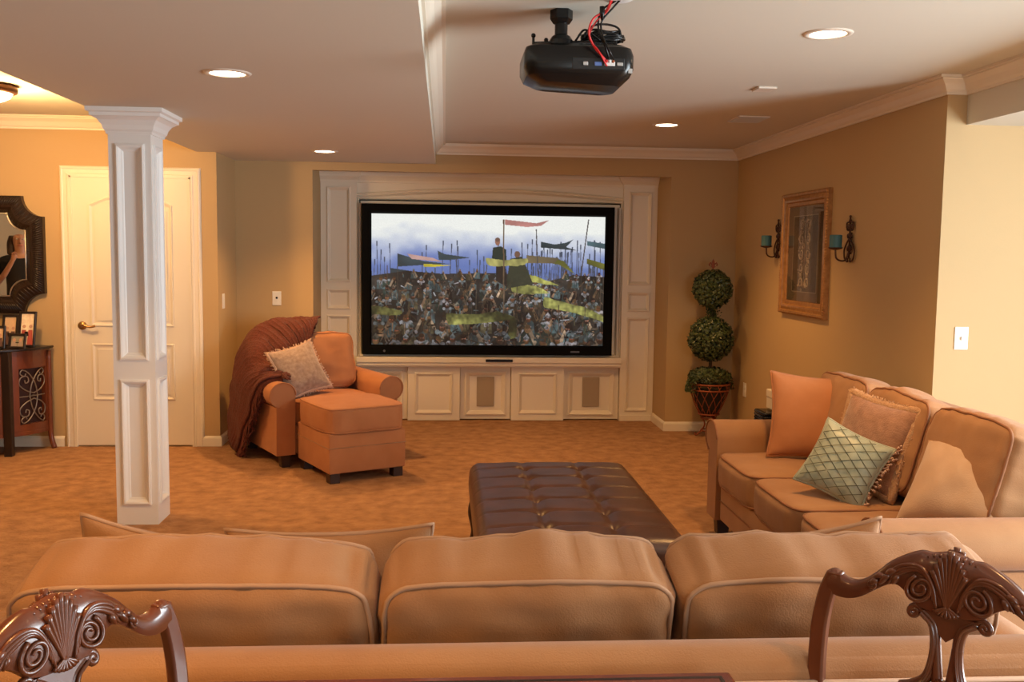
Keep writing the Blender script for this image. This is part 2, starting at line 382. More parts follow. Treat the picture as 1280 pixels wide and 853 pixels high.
# ------------------------------------------------------------------ media wall unit
Y0 = 8.52
mu = empty('media_wall_unit', (0.4, 8.6, 0), 'white built-in wall unit with pilasters and cabinets framing the screen', 'cabinet')
def loc(o, root):   # parent keeping world coordinates
    o.parent = root; o.matrix_parent_inverse = root.matrix_world.inverted() if root.matrix_world != Matrix() else Matrix.Translation(-Vector(root.location)); return o
def bw(mb, name, m, root, **k):
    o = mb.build(name, m, None, **k); o.parent = root
    rl = root; off = Vector((0, 0, 0))
    while rl: off += Vector(rl.location); rl = rl.parent
    o.location = -off
    return o
for (px0, px1) in ((-1.088, -0.775), (1.592, 1.898)):
    pc = (px0+px1)/2
    pil = bw(board(MB(), px0, px1, 0, 2.172, Y0, 8.675, [(pc-0.092, pc+0.092, 1.25, 2.06), (pc-0.092, pc+0.092, 1.01, 1.165), (pc-0.092, pc+0.092, 0.10, 0.935)], 0.012), 'pilaster', M_trim, mu)
    for z0, z1 in ((1.25, 2.06), (1.01, 1.165), (0.10, 0.935)):
        mb = MB().sweep(rect(pc-0.092, pc+0.092, z0, z1), [(-0.012, 0), (-0.011, 0.007), (-0.003, 0.012), (0.005, 0.008), (0.012, -0.004), (0.022, -0.012)], closed=True, fn=XZ(Y0))
        o = mb.build('panel_molding', M_trim, pil)
    mb = MB().box(px0, px1, Y0-0.012, Y0, 0, 0.055)
    mb.build('plinth', M_trim, pil, bevel=0.003)
    mb = MB().sweep([(px1, 8.6), (px1, Y0), (px0, Y0), (px0, 8.6)][::-1] if False else [(px0, 8.6), (px0, Y0), (px1, Y0), (px1, 8.6)], [(-0.0, 2.115), (-0.006, 2.115), (-0.008, 2.13), (-0.02, 2.145), (-0.035, 2.16), (-0.045, 2.185), (-0.05, 2.19), (-0.05, 2.21), (0, 2.21)])
    mb.build('pilaster_capital', M_trim, pil)
# header board with cornice between pilasters
Yh = 8.56
bw(MB().box(-0.775, 1.592, Yh, 8.675, 1.93, 2.23), 'header_board', M_trim, mu)
bw(MB().sweep([(-0.775, Yh), (1.592, Yh)], [(0, 2.11), (-0.008, 2.112), (-0.012, 2.13), (-0.03, 2.155), (-0.045, 2.17), (-0.05, 2.195), (-0.055, 2.20), (-0.055, 2.22)]), 'cornice', M_trim, mu)
ap = [(-0.775+2.367*i/40, 2.0+0.062*math.sin(PI*i/40)**1.0) for i in range(41)]
bw(MB().sweep(ap[::-1], [(-0.02, 0), (-0.02, 0.008), (-0.010, 0.020), (0.0, 0.014), (0.010, 0.022), (0.018, 0.010), (0.026, 0)], fn=XZ(Yh)), 'arch_molding', M_trim, mu)
# surround of the screen
bw(MB().box(-0.775, 1.592, 8.60, 8.675, 0.50, 1.93), 'screen_backing', M_trim, mu)
bw(MB().sweep(rect(-0.775, 1.592, 0.56, 1.985), [(0.0, 0.02), (0.0, 0.045), (0.012, 0.055), (0.020, 0.040), (0.030, 0.040), (0.036, 0.030), (0.044, 0.0)], closed=True, fn=XZ(8.60)), 'surround_molding', M_trim, mu)
# ledge
bw(MB().box(-0.773, 1.590, 8.44, 8.60, 0.535, 0.583).box(-0.773, 1.590, 8.455, 8.60, 0.505, 0.535).box(-0.773, 1.590, 8.47, 8.60, 0.492, 0.505), 'shelf_ledge', M_trim, mu, bevel=0.004)
# base row: cabinet doors stand proud, speaker panels set back
bw(MB().box(-0.775, 1.592, 8.62, 8.675, 0, 0.50), 'base_carcass', M_trim, mu)
def base_door(x0, x1):
    d = bw(board(MB(), x0, x1, 0.004, 0.49, Y0, 8.62, [(x0+0.075, x1-0.075, 0.075, 0.425)], 0.010), 'cabinet_door', M_trim, mu, bevel=0.0015)
    MB().sweep(rect(x0+0.075, x1-0.075, 0.075, 0.425), [(-0.012, 0), (-0.011, 0.008), (-0.002, 0.012), (0.006, 0.006), (0.014, -0.004), (0.022, -0.010)], closed=True, fn=XZ(Y0)).build('panel_molding', M_trim, d)
def speaker_panel(x0, x1):
    Yp = 8.565
    a, b = x0+0.04, x1-0.04; c = (x0+x1)/2
    d = bw(board(MB(), x0+0.004, x1-0.004, 0.010, 0.49, Yp, 8.62, [(a+0.02, b-0.02, 0.06, 0.43)], 0.010), 'speaker_panel', M_trim, mu, bevel=0.0015)
    MB().sweep(rect(a+0.02, b-0.02, 0.06, 0.43), [(-0.018, 0), (-0.017, 0.010), (-0.004, 0.016), (0.006, 0.010), (0.020, 0.0), (0.028, -0.010)], closed=True, fn=XZ(Yp)).build('panel_molding', M_trim, d)
    g = MB().box(c-0.078, c+0.078, Yp-0.002, Yp+0.01, 0.125, 0.395).build('speaker_grille', M_grille, d, bevel=0.003)
    tag(g, 'taupe speaker grille cloth')
speaker_panel(-0.775, -0.325); base_door(-0.325, 0.142); speaker_panel(0.142, 0.604); base_door(0.604, 1.080); speaker_panel(1.080, 1.592)
# sensor bar on the ledge front
sb = empty('sensor_bar', (0.487, 8.43, 0.545), 'small black sensor bar set on the ledge under the screen', 'sensor bar')
bw(MB().box(0.368, 0.608, 8.428, 8.4395, 0.545, 0.568), 'bar_body', M_black, sb, bevel=0.002)

# ------------------------------------------------------------------ screen and its picture (a crowd of armoured soldiers)
sx0, sx1, sz0, sz1 = -0.725, 1.504, 0.603, 1.928
px0, px1, pz0, pz1 = -0.645, 1.425, 0.690, 1.842
scr = empty('projection_screen', ((sx0+sx1)/2, 8.5, sz0), 'wide black-framed screen showing an army with banners', 'screen')
fr = MB()
fr.sweep(rect(sx0, sx1, sz0, sz1), [(0, -0.09), (0, 0.0), (0.006, 0.004), (0.070, 0.004), (0.082, -0.012)], closed=True, fn=XZ(8.475))
bw(fr, 'screen_frame', M_bezel, scr)
bw(MB().box(px0-0.01, px1+0.01, 8.492, 8.575, pz0-0.01, pz1+0.01), 'screen_body', M_black, scr)
bw(MB().box(1.13, 1.21, 8.468, 8.4705, 0.628, 0.642), 'badge', mat('badge_grey', (0.12, 0.12, 0.13), 0.4, metal=0.5), scr)
bw(MB().lathe([(0.001, 0), (0.011, 0)], c=(-0.53, 8.4705, 0.635), n=14, m=Matrix.Rotation(PI/2, 4, 'X'), cap=False), 'status_light', mat('status_grey', (0.10, 0.11, 0.14), 0.4), scr)
W, H = 560, 312
yy, xx = np.mgrid[0:H, 0:W].astype(np.float32); U = xx/W; V = yy/H   # V down
rng = np.random.RandomState(5)
def smooth_noise(fx_, fy_, seed):
    r = np.random.RandomState(seed); g = r.rand(fy_+2, fx_+2).astype(np.float32)
    a = U*fx_; b = V*fy_; i = a.astype(int); j = b.astype(int); a -= i; b -= j
    a = a*a*(3-2*a); b = b*b*(3-2*b)
    return (g[j, i]*(1-a)+g[j, i+1]*a)*(1-b)+(g[j+1, i]*(1-a)+g[j+1, i+1]*a)*b
cl = 0.5*smooth_noise(5, 6, 1)+0.3*smooth_noise(12, 12, 2)+0.2*smooth_noise(30, 24, 3)
img = np.zeros((H, W, 3), np.float32)
def mixc(a, b, t): t = np.clip(t, 0, 1)[..., None]; return np.array(a, np.float32)*(1-t)+np.array(b, np.float32)*t
t = V*3.6 + (cl-0.5)*0.9 - U*0.12 - 0.28
img[:] = mixc((0.95, 0.96, 0.94), (0.52, 0.58, 0.78), t)
t2 = (V-0.22)*5+(cl-0.5); img = img*(1-np.clip(t2, 0, 1)[..., None]) + np.array((0.40, 0.48, 0.72), np.float32)*np.clip(t2, 0, 1)[..., None]
t3 = (V-0.40)*3; img = img*(1-np.clip(t3, 0, 1)[..., None]) + np.array((0.38, 0.44, 0.58), np.float32)*np.clip(t3, 0, 1)[..., None]
def mask_ell(cx, cy, rx, ry, x0=None):
    X0, X1 = max(0, int(cx-rx-1)), min(W, int(cx+rx+2)); Yy0, Yy1 = max(0, int(cy-ry-1)), min(H, int(cy+ry+2))
    if X1 <= X0 or Yy1 <= Yy0: return None
    s = (slice(Yy0, Yy1), slice(X0, X1)); return s, ((xx[s]-cx)/rx)**2+((yy[s]-cy)/ry)**2 < 1
def ell(cx, cy, rx, ry, c):
    m = mask_ell(cx, cy, rx, ry)
    if m: img[m[0]][m[1]] = c
def polyf(P, c, jitter=0.0):
    P = np.array(P, np.float32); X0, X1 = max(0, int(P[:, 0].min())), min(W, int(P[:, 0].max()+2)); A0, A1 = max(0, int(P[:, 1].min())), min(H, int(P[:, 1].max()+2))
    if X1 <= X0 or A1 <= A0: return
    s = (slice(A0, A1), slice(X0, X1)); a = xx[s]; b = yy[s]; ins = np.zeros(a.shape, bool); n = len(P)
    for i in range(n):
        x1_, y1_ = P[i]; x2_, y2_ = P[(i+1) % n]
        if y1_ == y2_: continue
        ins ^= ((y1_ > b) != (y2_ > b)) & (a < (x2_-x1_)*(b-y1_)/(y2_-y1_)+x1_)
    col = np.array(c, np.float32)
    if jitter: img[s][ins] = np.clip(col*(1+jitter*(cl[s][ins]-0.5)[:, None]*2), 0, 1)
    else: img[s][ins] = col
def line(x0, y0, x1, y1, wd, c):
    dx, dy = x1-x0, y1-y0; L = math.hypot(dx, dy)+1e-6; nx, ny = -dy/L*wd/2, dx/L*wd/2
    polyf([(x0+nx, y0+ny), (x1+nx, y1+ny), (x1-nx, y1-ny), (x0-nx, y0-ny)], c)
# spears
for i in range(95):
    u = rng.rand() if i < 45 else 0.62+0.36*rng.rand(); b = 0.44+0.2*rng.rand(); tp = 0.20+0.26*rng.rand()
    x = u*W; lean = (rng.rand()-0.5)*14
    line(x+lean, tp*H, x, (b+0.18)*H, 1.6, (0.27, 0.29, 0.36)); line(x+lean, tp*H-7, x+lean, tp*H+5, 3.0, (0.30, 0.33, 0.40))
def banner(pts, c, c2=None, j=0.5):
    P = [(p[0]*W, p[1]*H) for p in pts]; polyf(P, c, j)
DK = (0.20, 0.25, 0.27); OL = (0.47, 0.47, 0.20); PK = (0.80, 0.55, 0.52)
banner([(0.11, 0.30), (0.22, 0.355), (0.33, 0.375), (0.22, 0.385), (0.11, 0.40)], DK)
banner([(0.28, 0.275), (0.31, 0.30), (0.42, 0.325), (0.33, 0.345), (0.285, 0.345)], DK)
banner([(0.15, 0.30), (0.26, 0.33), (0.30, 0.36), (0.17, 0.34)], (0.62, 0.50, 0.48))
banner([(0.22, 0.375), (0.34, 0.385), (0.26, 0.40), (0.22, 0.40)], (0.72, 0.66, 0.20))
banner([(0.08, 0.41), (0.20, 0.44), (0.18, 0.47), (0.08, 0.47)], DK)
banner([(0.72, 0.195), (0.78, 0.215), (0.83, 0.20), (0.86, 0.175), (0.83, 0.235), (0.88, 0.26), (0.80, 0.25), (0.72, 0.24)], DK)
banner([(0.92, 0.185), (1.0, 0.205), (1.0, 0.245), (0.92, 0.22)], (0.30, 0.40, 0.43))
banner([(0.73, 0.31), (0.82, 0.34), (0.87, 0.44), (0.80, 0.37), (0.73, 0.35)], OL)
banner([(0.92, 0.32), (1.0, 0.36), (1.0, 0.41), (0.92, 0.36)], OL)
banner([(0.66, 0.30), (0.80, 0.32), (0.78, 0.36), (0.66, 0.36)], (0.50, 0.44, 0.33))
line(0.56*W, 0.03*H, 0.565*W, 0.95*H, 3.4, (0.36, 0.27, 0.20))
line(0.925*W, 0.02*H, 0.90*W, 0.40*H, 2.8, (0.30, 0.28, 0.28)); line(0.70*W, 0.10*H, 0.71*W, 0.45*H, 2.4, (0.30, 0.28, 0.28))
banner([(0.565, 0.03), (0.62, 0.04), (0.70, 0.055), (0.755, 0.03), (0.72, 0.075), (0.66, 0.085), (0.565, 0.07)], PK, j=0.35)
ST = [(0.42, 0.46, 0.47), (0.55, 0.56, 0.58), (0.33, 0.39, 0.39), (0.64, 0.61, 0.62), (0.40, 0.38, 0.33), (0.47, 0.40, 0.34), (0.36, 0.30, 0.25)]
SK = [(0.62, 0.40, 0.30), (0.70, 0.46, 0.36), (0.52, 0.32, 0.25), (0.66, 0.34, 0.24)]
CK = [(0.13, 0.10, 0.09), (0.20, 0.16, 0.12), (0.16, 0.22, 0.19), (0.28, 0.36, 0.37), (0.24, 0.19, 0.13), (0.09, 0.08, 0.09), (0.32, 0.29, 0.20)]
FU = [(0.52, 0.40, 0.30), (0.42, 0.32, 0.22), (0.60, 0.50, 0.40), (0.33, 0.26, 0.20)]
def pick(a): return a[rng.randint(len(a))]
def soldier(x, y, s):
    f = 0.75+0.4*rng.rand(); g = lambda c: tuple(min(1, q*f) for q in c)
    sd = 1 if rng.rand() < 0.5 else -1; x2 = x+sd*s*0.3
    cloak = g(pick(CK)); polyf([(x-s*0.4, y+s*0.5), (x+s*0.4, y+s*0.5), (x+s*1.35, y+s*1.5), (x+s*1.6, y+s*4.5), (x-s*1.6, y+s*4.5), (x-s*1.35, y+s*1.5)], cloak, 0.8)
    kind = rng.rand()
    if kind < 0.55:        # fur mantle over one shoulder
        polyf([(x-sd*s*0.2, y+s*0.5), (x+sd*s*0.8, y+s*0.7), (x+sd*s*2.2, y+s*3.6), (x+sd*s*1.5, y+s*4.2), (x+sd*s*0.5, y+s*1.9)], g(pick(FU)), 0.7)
    else:                  # plate armour
        c = g(pick(ST[:4])); ell(x-s*1.05, y+s*1.45, s*0.5, s*0.5, c); ell(x+s*1.05, y+s*1.45, s*0.5, s*0.5, c)
        polyf([(x-s*0.7, y+s*1.2), (x+s*0.7, y+s*1.2), (x+s*0.5, y+s*2.8), (x-s*0.5, y+s*2.8)], tuple(q*0.8 for q in c), 0.8)
    for q in range(3):
        line(x-s+rng.rand()*s*2, y+s*1.6, x-s+rng.rand()*s*2, y+s*4.2, s*0.15, g(pick(CK+FU)))
    hair = g(pick([(0.30, 0.18, 0.11), (0.42, 0.27, 0.15), (0.18, 0.11, 0.08), (0.50, 0.36, 0.22)]))
    ell(x, y+s*0.55, s*0.66, s*0.8, hair); ell(x+sd*s*0.12, y+s*0.42, s*0.42, s*0.55, g(pick(SK))); ell(x+sd*s*0.12, y+s*0.85, s*0.34, s*0.30, hair)
    if rng.rand() < 0.72:
        h = g(pick(ST)); ell(x, y-s*0.08, s*0.62, s*0.52, h); polyf([(x-s*0.42, y-s*0.35), (x+s*0.02, y-s*1.05), (x+s*0.42, y-s*0.35)], h)
        ell(x+s*0.22*sd, y-s*0.0, s*0.28, s*0.38, tuple(q*0.65 for q in h)); line(x-s*0.6, y+s*0.12, x+s*0.6, y+s*0.12, s*0.14, tuple(q*0.5 for q in h))
    else: ell(x, y+s*0.02, s*0.6, s*0.5, tuple(q*0.8 for q in hair))
def banner(pts, c, c2=None, j=0.5):
    """cloth banner with rippling outline and folds"""
    P = [Vector((p[0]*W, p[1]*H, 0)) for p in pts]; Q = []
    n = len(P)
    for i in range(n):
        for k in range(5):
            t = k/5; a, b, c_, d = P[i-1], P[i], P[(i+1) % n], P[(i+2) % n]
            cr = 0.5*((2*b)+(c_-a)*t+(2*a-5*b+4*c_-d)*t*t+(3*b-a-3*c_+d)*t**3); q = b.lerp(c_, t)*0.55+cr*0.45; Q.append((q.x, q.y+0.9*math.sin(q.x*0.35)))
    Q = np.array(Q, np.float32); before = img.copy(); polyf(Q, c, j)
    m = np.abs(img-before).sum(-1) > 1e-6
    fold = 1+0.10*np.sin(xx*0.16+yy*0.10)+0.05*np.sin(xx*0.40-yy*0.2)
    img[m] = np.clip(img[m]*fold[m][:, None], 0, 1)
polyf([(0, 0.47*H), (0.15*W, 0.43*H), (0.3*W, 0.45*H), (0.55*W, 0.44*H), (0.75*W, 0.50*H), (0.86*W, 0.45*H), (W, 0.46*H), (W, H), (0, H)], (0.17, 0.155, 0.14), 0.9)
rows = [(0.43, 5.6, 16), (0.49, 6.8, 17), (0.56, 7.8, 17), (0.63, 9.0, 15), (0.70, 10.2, 14), (0.78, 11.5, 13), (0.86, 12.8, 12), (0.94, 13.6, 12)]
extra = {3: [((0.60, 0.52), (0.70, 0.535), (0.76, 0.59), (0.66, 0.60), (0.60, 0.585))],
         4: [((0.62, 0.43), (0.70, 0.46), (0.80, 0.53), (0.70, 0.51), (0.62, 0.48)), ((0.0, 0.70), (0.06, 0.71), (0.13, 0.74), (0.12, 0.77), (0.0, 0.765))],
         5: [((0.74, 0.62), (0.80, 0.65), (0.92, 0.70), (1.0, 0.77), (1.0, 0.81), (0.88, 0.745), (0.74, 0.70))],
         6: [((0.32, 0.755), (0.44, 0.76), (0.54, 0.735), (0.62, 0.785), (0.54, 0.815), (0.40, 0.835), (0.33, 0.84)), ((0.59, 0.80), (0.62, 0.80), (0.62, 0.93), (0.585, 0.95))]}
base = img.copy()
for k, (v, s, n) in enumerate(rows):
    n = int(n*1.35)
    for i in range(n):
        u = (i+rng.rand()*0.9)/n; vv = v + 0.035*(rng.rand()-0.5)
        if k < 2 and (0.60 < u < 0.80): vv += 0.06
        if k < 1 and u < 0.15: continue
        soldier(u*W, vv*H, s*0.82*(0.85+0.3*rng.rand()))
    for i in range(70):      # arms, straps and folds between the figures
        x = rng.rand()*W; y = (v+0.01+0.09*rng.rand())*H; L = s*(0.8+1.2*rng.rand()); a = rng.rand()*PI
        line(x, y, x+L*math.cos(a), y+L*math.sin(a), s*(0.15+0.25*rng.rand()), tuple(np.array(pick(CK+FU+ST))*(0.6+0.5*rng.rand())))
    for P in extra.get(k, []): banner(P, (0.44, 0.44, 0.22), j=0.9)
    if k in (1, 3, 5):
        for i in range(8):
            x = rng.rand()*W; line(x, (v-0.1)*H, x+6*(rng.rand()-0.5), (v+0.35)*H, 1.6, (0.30, 0.25, 0.20))
# two men standing above the crowd
ell(0.535*W, 0.20*H, 6, 9, (0.60, 0.42, 0.34)); polyf([(0.51*W, 0.37*H), (0.515*W, 0.245*H), (0.55*W, 0.235*H), (0.572*W, 0.26*H), (0.575*W, 0.37*H)], (0.16, 0.20, 0.17)); ell(0.535*W, 0.185*H, 6, 5, (0.45, 0.33, 0.28))
ell(0.62*W, 0.295*H, 7, 8, (0.45, 0.33, 0.27)); polyf([(0.57*W, 0.56*H), (0.59*W, 0.33*H), (0.64*W, 0.31*H), (0.69*W, 0.52*H)], (0.22, 0.23, 0.17)); 
polyf([(0.53*W, 0.50*H), (0.53*W, 0.38*H), (0.57*W, 0.38*H), (0.58*W, 0.55*H)], (0.17, 0.14, 0.12))
banner([(0.485, 0.325), (0.56, 0.34), (0.66, 0.325), (0.665, 0.36), (0.62, 0.385), (0.50, 0.385)], (0.62, 0.60, 0.36), j=0.5)
line(0.56*W, 0.07*H, 0.565*W, 0.75*H, 3.0, (0.42, 0.34, 0.26))
gn = smooth_noise(110, 62, 9); gn2 = smooth_noise(50, 28, 10); low = np.clip((V-0.42)*8, 0, 1)
img *= (1+low*((gn-0.5)*0.4+(gn2-0.5)*0.3))[..., None]
img = img*(1-0.10*low[..., None]*0)
gray = img.mean(-1, keepdims=True); img = gray+(img-gray)*(1-0.12*low[..., None])
img *= (0.97+0.06*rng.rand(H, W, 1)).astype(np.float32)
dark = np.clip((V-0.55)*0.55, 0, 0.25)[..., None]*(1-1*0); img *= (1-dark)
img = np.clip(img, 0, 1); lin = np.where(img <= 0.04045, img/12.92, ((img+0.055)/1.055)**2.4)
gx = px0+(px1-px0)*(xx/(W-1)); gz = pz1-(pz1-pz0)*(yy/(H-1))
co = np.stack([gx, np.full_like(gx, 8.4905), gz], -1).reshape(-1, 3)
ids = np.arange(W*H).reshape(H, W)
quads = np.stack([ids[:-1, :-1], ids[1:, :-1], ids[1:, 1:], ids[:-1, 1:]], -1).reshape(-1, 4)
me = bpy.data.meshes.new('screen_picture'); me.vertices.add(W*H); me.vertices.foreach_set('co', co.astype(np.float32).ravel())
me.loops.add(quads.size); me.loops.foreach_set('vertex_index', quads.astype(np.int32).ravel())
me.polygons.add(len(quads)); me.polygons.foreach_set('loop_start', np.arange(0, quads.size, 4, dtype=np.int32))
me.update(calc_edges=True)
ca = me.color_attributes.new('picture', 'FLOAT_COLOR', 'POINT')
ca.data.foreach_set('color', np.concatenate([lin.reshape(-1, 3), np.ones((W*H, 1))], 1).astype(np.float32).ravel())
mp = bpy.data.materials.new('screen_image'); mp.use_nodes = True; nt = mp.node_tree; b = nt.nodes['Principled BSDF']
at = nt.nodes.new('ShaderNodeAttribute'); at.attribute_name = 'picture'
b.inputs['Base Color'].default_value = (0.02, 0.02, 0.02, 1); b.inputs['Roughness'].default_value = 0.5
nt.links.new(at.outputs['Color'], b.inputs['Emission Color']); b.inputs['Emission Strength'].default_value = 0.86
me.materials.append(mp)
o = bpy.data.objects.new('screen_picture', me); COL.objects.link(o); o.parent = scr; o.location = -Vector(scr.location)

# ------------------------------------------------------------------ soft furniture
def cush_disp(P, D, hx, hy, hz, r, puff, seed, wr, wrs):
    ux, uy, uz = P.x/hx, P.y/hy, P.z/hz
    fx_, fy_, fz_ = max(0, 1-ux*ux), max(0, 1-uy*uy), max(0, 1-uz*uz)
    c = (ux*uy)**2; c = c**3
    nz = noise.noise(Vector((P.x*wrs+seed*3.1, P.y*wrs, P.z*wrs*0.35)))
    nz2 = noise.noise(Vector((P.x*wrs*3+seed*1.7, P.y*wrs*3, P.z*wrs*0.6+5)))
    nz3 = noise.noise(Vector((P.x*wrs*4.5+seed, P.y*wrs*4.5, seed)))*fz_*(abs(uy)**4+abs(ux)**4)
    Q = Vector(P)
    Q.z += uz*puff*fx_*fy_; Q.x += ux*puff*0.35*fy_*fz_; Q.y += uy*puff*0.5*fx_*fz_
    Q.x -= math.copysign(0.035*c, ux); Q.y -= math.copysign(0.035*c, uy)
    return Q + D*(nz*wr+nz2*wr*0.45+nz3*wr*0.9)
def box_cushion(w, d, h, r=0.04, puff=0.02, n=30, seed=0, wr=0.004, wrs=9.0):
    hx, hy, hz = w/2, d/2, h/2; V_ = []; F = []
    T = [0.6*math.sin(PI/2*(-1+2*i/n))+0.4*(-1+2*i/n) for i in range(n+1)]
    for ax in range(3):
        for sg in (-1, 1):
            base = len(V_)
            for a in T:
                for b_ in T:
                    q = [0, 0, 0]; q[ax] = sg; q[(ax+1) % 3] = a; q[(ax+2) % 3] = b_
                    P = Vector((q[0]*hx, q[1]*hy, q[2]*hz))
                    I = Vector((max(-hx+r, min(hx-r, P.x)), max(-hy+r, min(hy-r, P.y)), max(-hz+r, min(hz-r, P.z))))
                    D = P-I; D = D.normalized() if D.length > 1e-9 else Vector()
                    if D.length > 0: P = I + D*r
                    V_.append(cush_disp(P, D, hx, hy, hz, r, puff, seed, wr, wrs))
            for i in range(n):
                for j in range(n):
                    a = base+i*(n+1)+j
                    F.append((a, a+1, a+n+2, a+n+1) if sg > 0 else (a, a+n+1, a+n+2, a+1))
    return MB().add(V_, F)
def rrect(hx, hy, r, z, n=6, seed=0, wob=0.0):
    out = []
    for k, (sx_, sy_) in enumerate(((1, 1), (-1, 1), (-1, -1), (1, -1))):
        for i in range(n+1):
            a = k*PI/2 + PI/2*i/n
            out.append(Vector((sx_*(hx-r)+r*math.cos(a), sy_*(hy-r)+r*math.sin(a), z)))
    res = []
    N = len(out)
    for i in range(N):
        a, b_ = out[i], out[(i+1) % N]; m_ = max(1, int((b_-a).length/0.04))
        for j in range(m_):
            p = a.lerp(b_, j/m_); p.z += wob*noise.noise(p*6+Vector((seed, 0, 0))); res.append(p)
    return res
def cushion(parent, name, w, d, h, m4, r=0.045, puff=0.02, seed=0, fabric=M_sofa, pipe=M_pipe, wr=0.004, both=True, wrs=9.0, pr_=0.006):
    o = box_cushion(w, d, h, r, puff, seed=seed, wr=wr, wrs=wrs).build(name, fabric, parent, smooth=True, weld=True)
    o.matrix_local = m4
    e = r*0.7071
    for sg in ((1, -1) if both else (1,)):
        hx, hy, hz = w/2, d/2, h/2; L = []
        for q in rrect(hx-r+e, hy-r+e, e, sg*(hz-r+e), n=4):
            D = Vector((max(0, abs(q.x)-hx+r)*math.copysign(1, q.x), max(0, abs(q.y)-hy+r)*math.copysign(1, q.y), sg*e)).normalized()
            L.append(cush_disp(q, D, hx, hy, hz, r, puff, seed, wr, wrs)+D*0.0015)
        p = MB().tube(L, pr_, 6, closed=True)
        p.build('piping', pipe, o, smooth=True)
    return o
def arm_profile(wd, top, sgn):
    """closed outline (x outward, z); inner face at x=0"""
    rz = 0.088; cx = wd*0.52; rx = wd*0.54; cz = top-rz
    pts = [(0.0, 0.09), (wd*0.80, 0.09), (wd*0.80, cz-rz*0.95)]
    for i in range(17):
        a = -PI/2+0.35 + (1.5*PI-0.35)*i/16
        pts.append((cx+rx*math.cos(a), cz+rz*math.sin(a)))
    return [(sgn*a, b_) for a, b_ in pts]
def sofa(name, label, cat, loc_, rz, cw, arm_w, depth, seat=0.465, rail=0.74, ctop=0.90, fabric=M_sofa, pipe=M_pipe, arm_top=0.62, lean=15, rear_pipe=M_pipel, group=None, bd=0.155, legh=0.09, seat_d=None, backw=None):
    root = empty(name, loc_, label, cat, group, rz)
    Wt = sum(cw); x0 = -Wt/2
    b_ = MB().box(-Wt/2-0.002, Wt/2+0.002, 0.025, depth-0.04, legh, 0.295).build('base', fabric, root, smooth=True, bevel=0.018, seg=3)
    MB().tube([(-Wt/2, 0.022, 0.20), (Wt/2, 0.022, 0.20)], 0.004, 6).build('base_seam', pipe, root, smooth=True)
    for sg in (-1, 1):
        prof = arm_profile(arm_w, arm_top, sg)
        bx = sg*Wt/2
        mb = MB().prism(prof, 0.0, depth-0.06, lambda a, b2, d_: (bx+a, d_, b2))
        a_ = mb.build('arm', fabric, root, smooth=True, bevel=0.012, seg=3, angle=50)
        lp = [(bx+a*1.0, -0.002, b2) for a, b2 in prof]
        MB().tube(lp[2:], 0.005, 6).build('piping', pipe, a_, smooth=True)
    # back frame, slightly raked, with padded top rail
    yb = depth
    prof = [(yb-0.17, 0.10), (yb-0.02, 0.10), (yb+0.0, rail-0.06), (yb-0.012, rail-0.02), (yb-0.045, rail), (yb-0.10, rail-0.004), (yb-0.13, rail-0.03), (yb-0.15, rail-0.10)]
    bf = MB().prism(prof, -Wt/2-arm_w*0.55, Wt/2+arm_w*0.55, lambda a, b2, d_: (d_, a, b2)).build('back_frame', fabric, root, smooth=True, bevel=0.015, seg=3, angle=40)
    MB().tube([(-Wt/2-arm_w*0.55, yb+0.004, rail-0.05), (Wt/2+arm_w*0.55, yb+0.004, rail-0.05)], 0.005, 6).build('piping', rear_pipe, bf, smooth=True)
    th = math.radians(lean); sd = seat_d or (depth-0.30)
    x = x0
    for i, c in enumerate(cw):
        m = Matrix.Translation((x+c/2, -0.015+sd/2, (0.295+seat)/2))
        cushion(root, 'seat_cushion', c-0.006, sd, seat-0.292, m, r=0.045, puff=0.018, seed=i+3, fabric=fabric, pipe=pipe, both=True)
        x += c
    bws = backw or cw; x = -sum(bws)/2
    t_, hh = 0.21, 0.43
    for i, c in enumerate(bws):
        zc = ctop-0.245; yc = depth-0.37+0.01
        m = Matrix.Translation((x+c/2, yc, zc)) @ Matrix.Rotation(-th, 4, 'X') @ Matrix.Rotation(PI/2, 4, 'X')
        cushion(root, 'back_cushion', c-0.008, hh, t_, m, r=0.05, puff=0.02, seed=i+11, fabric=fabric, pipe=pipe if rear_pipe is M_pipe else rear_pipe, wr=0.012, wrs=7)
        x += c
    for sx_ in (-1, 1):
        for yy_ in (0.06, depth-0.10):
            X = sx_*(Wt/2+arm_w*0.35)
            mb = MB().add([(X-0.03, yy_-0.03, 0), (X+0.03, yy_-0.03, 0), (X+0.03, yy_+0.03, 0), (X-0.03, yy_+0.03, 0), (X-0.038, yy_-0.038, 0.10), (X+0.038, yy_-0.038, 0.10), (X+0.038, yy_+0.038, 0.10), (X-0.038, yy_+0.038, 0.10)], [(0, 3, 2, 1), (4, 5, 6, 7), (0, 1, 5, 4), (1, 2, 6, 5), (2, 3, 7, 6), (3, 0, 4, 7)])
            mb.build('leg', M_legw, root, bevel=0.004)
    return root
sofa('sofa', 'tan three-seat sofa along the right wall, seen from its front', 'sofa', (1.455, 4.06, 0), -PI/2, [0.585]*3, 0.20, 0.96, rail=0.83, ctop=0.935, rear_pipe=M_pipe)
sofa('sofa', 'tan three-seat sofa in the foreground, seen from behind', 'sofa', (0.175, 2.69, 0), PI, [0.74, 0.645, 0.76], 0.20, 0.96, rail=0.737, ctop=0.885, fabric=M_sofa)

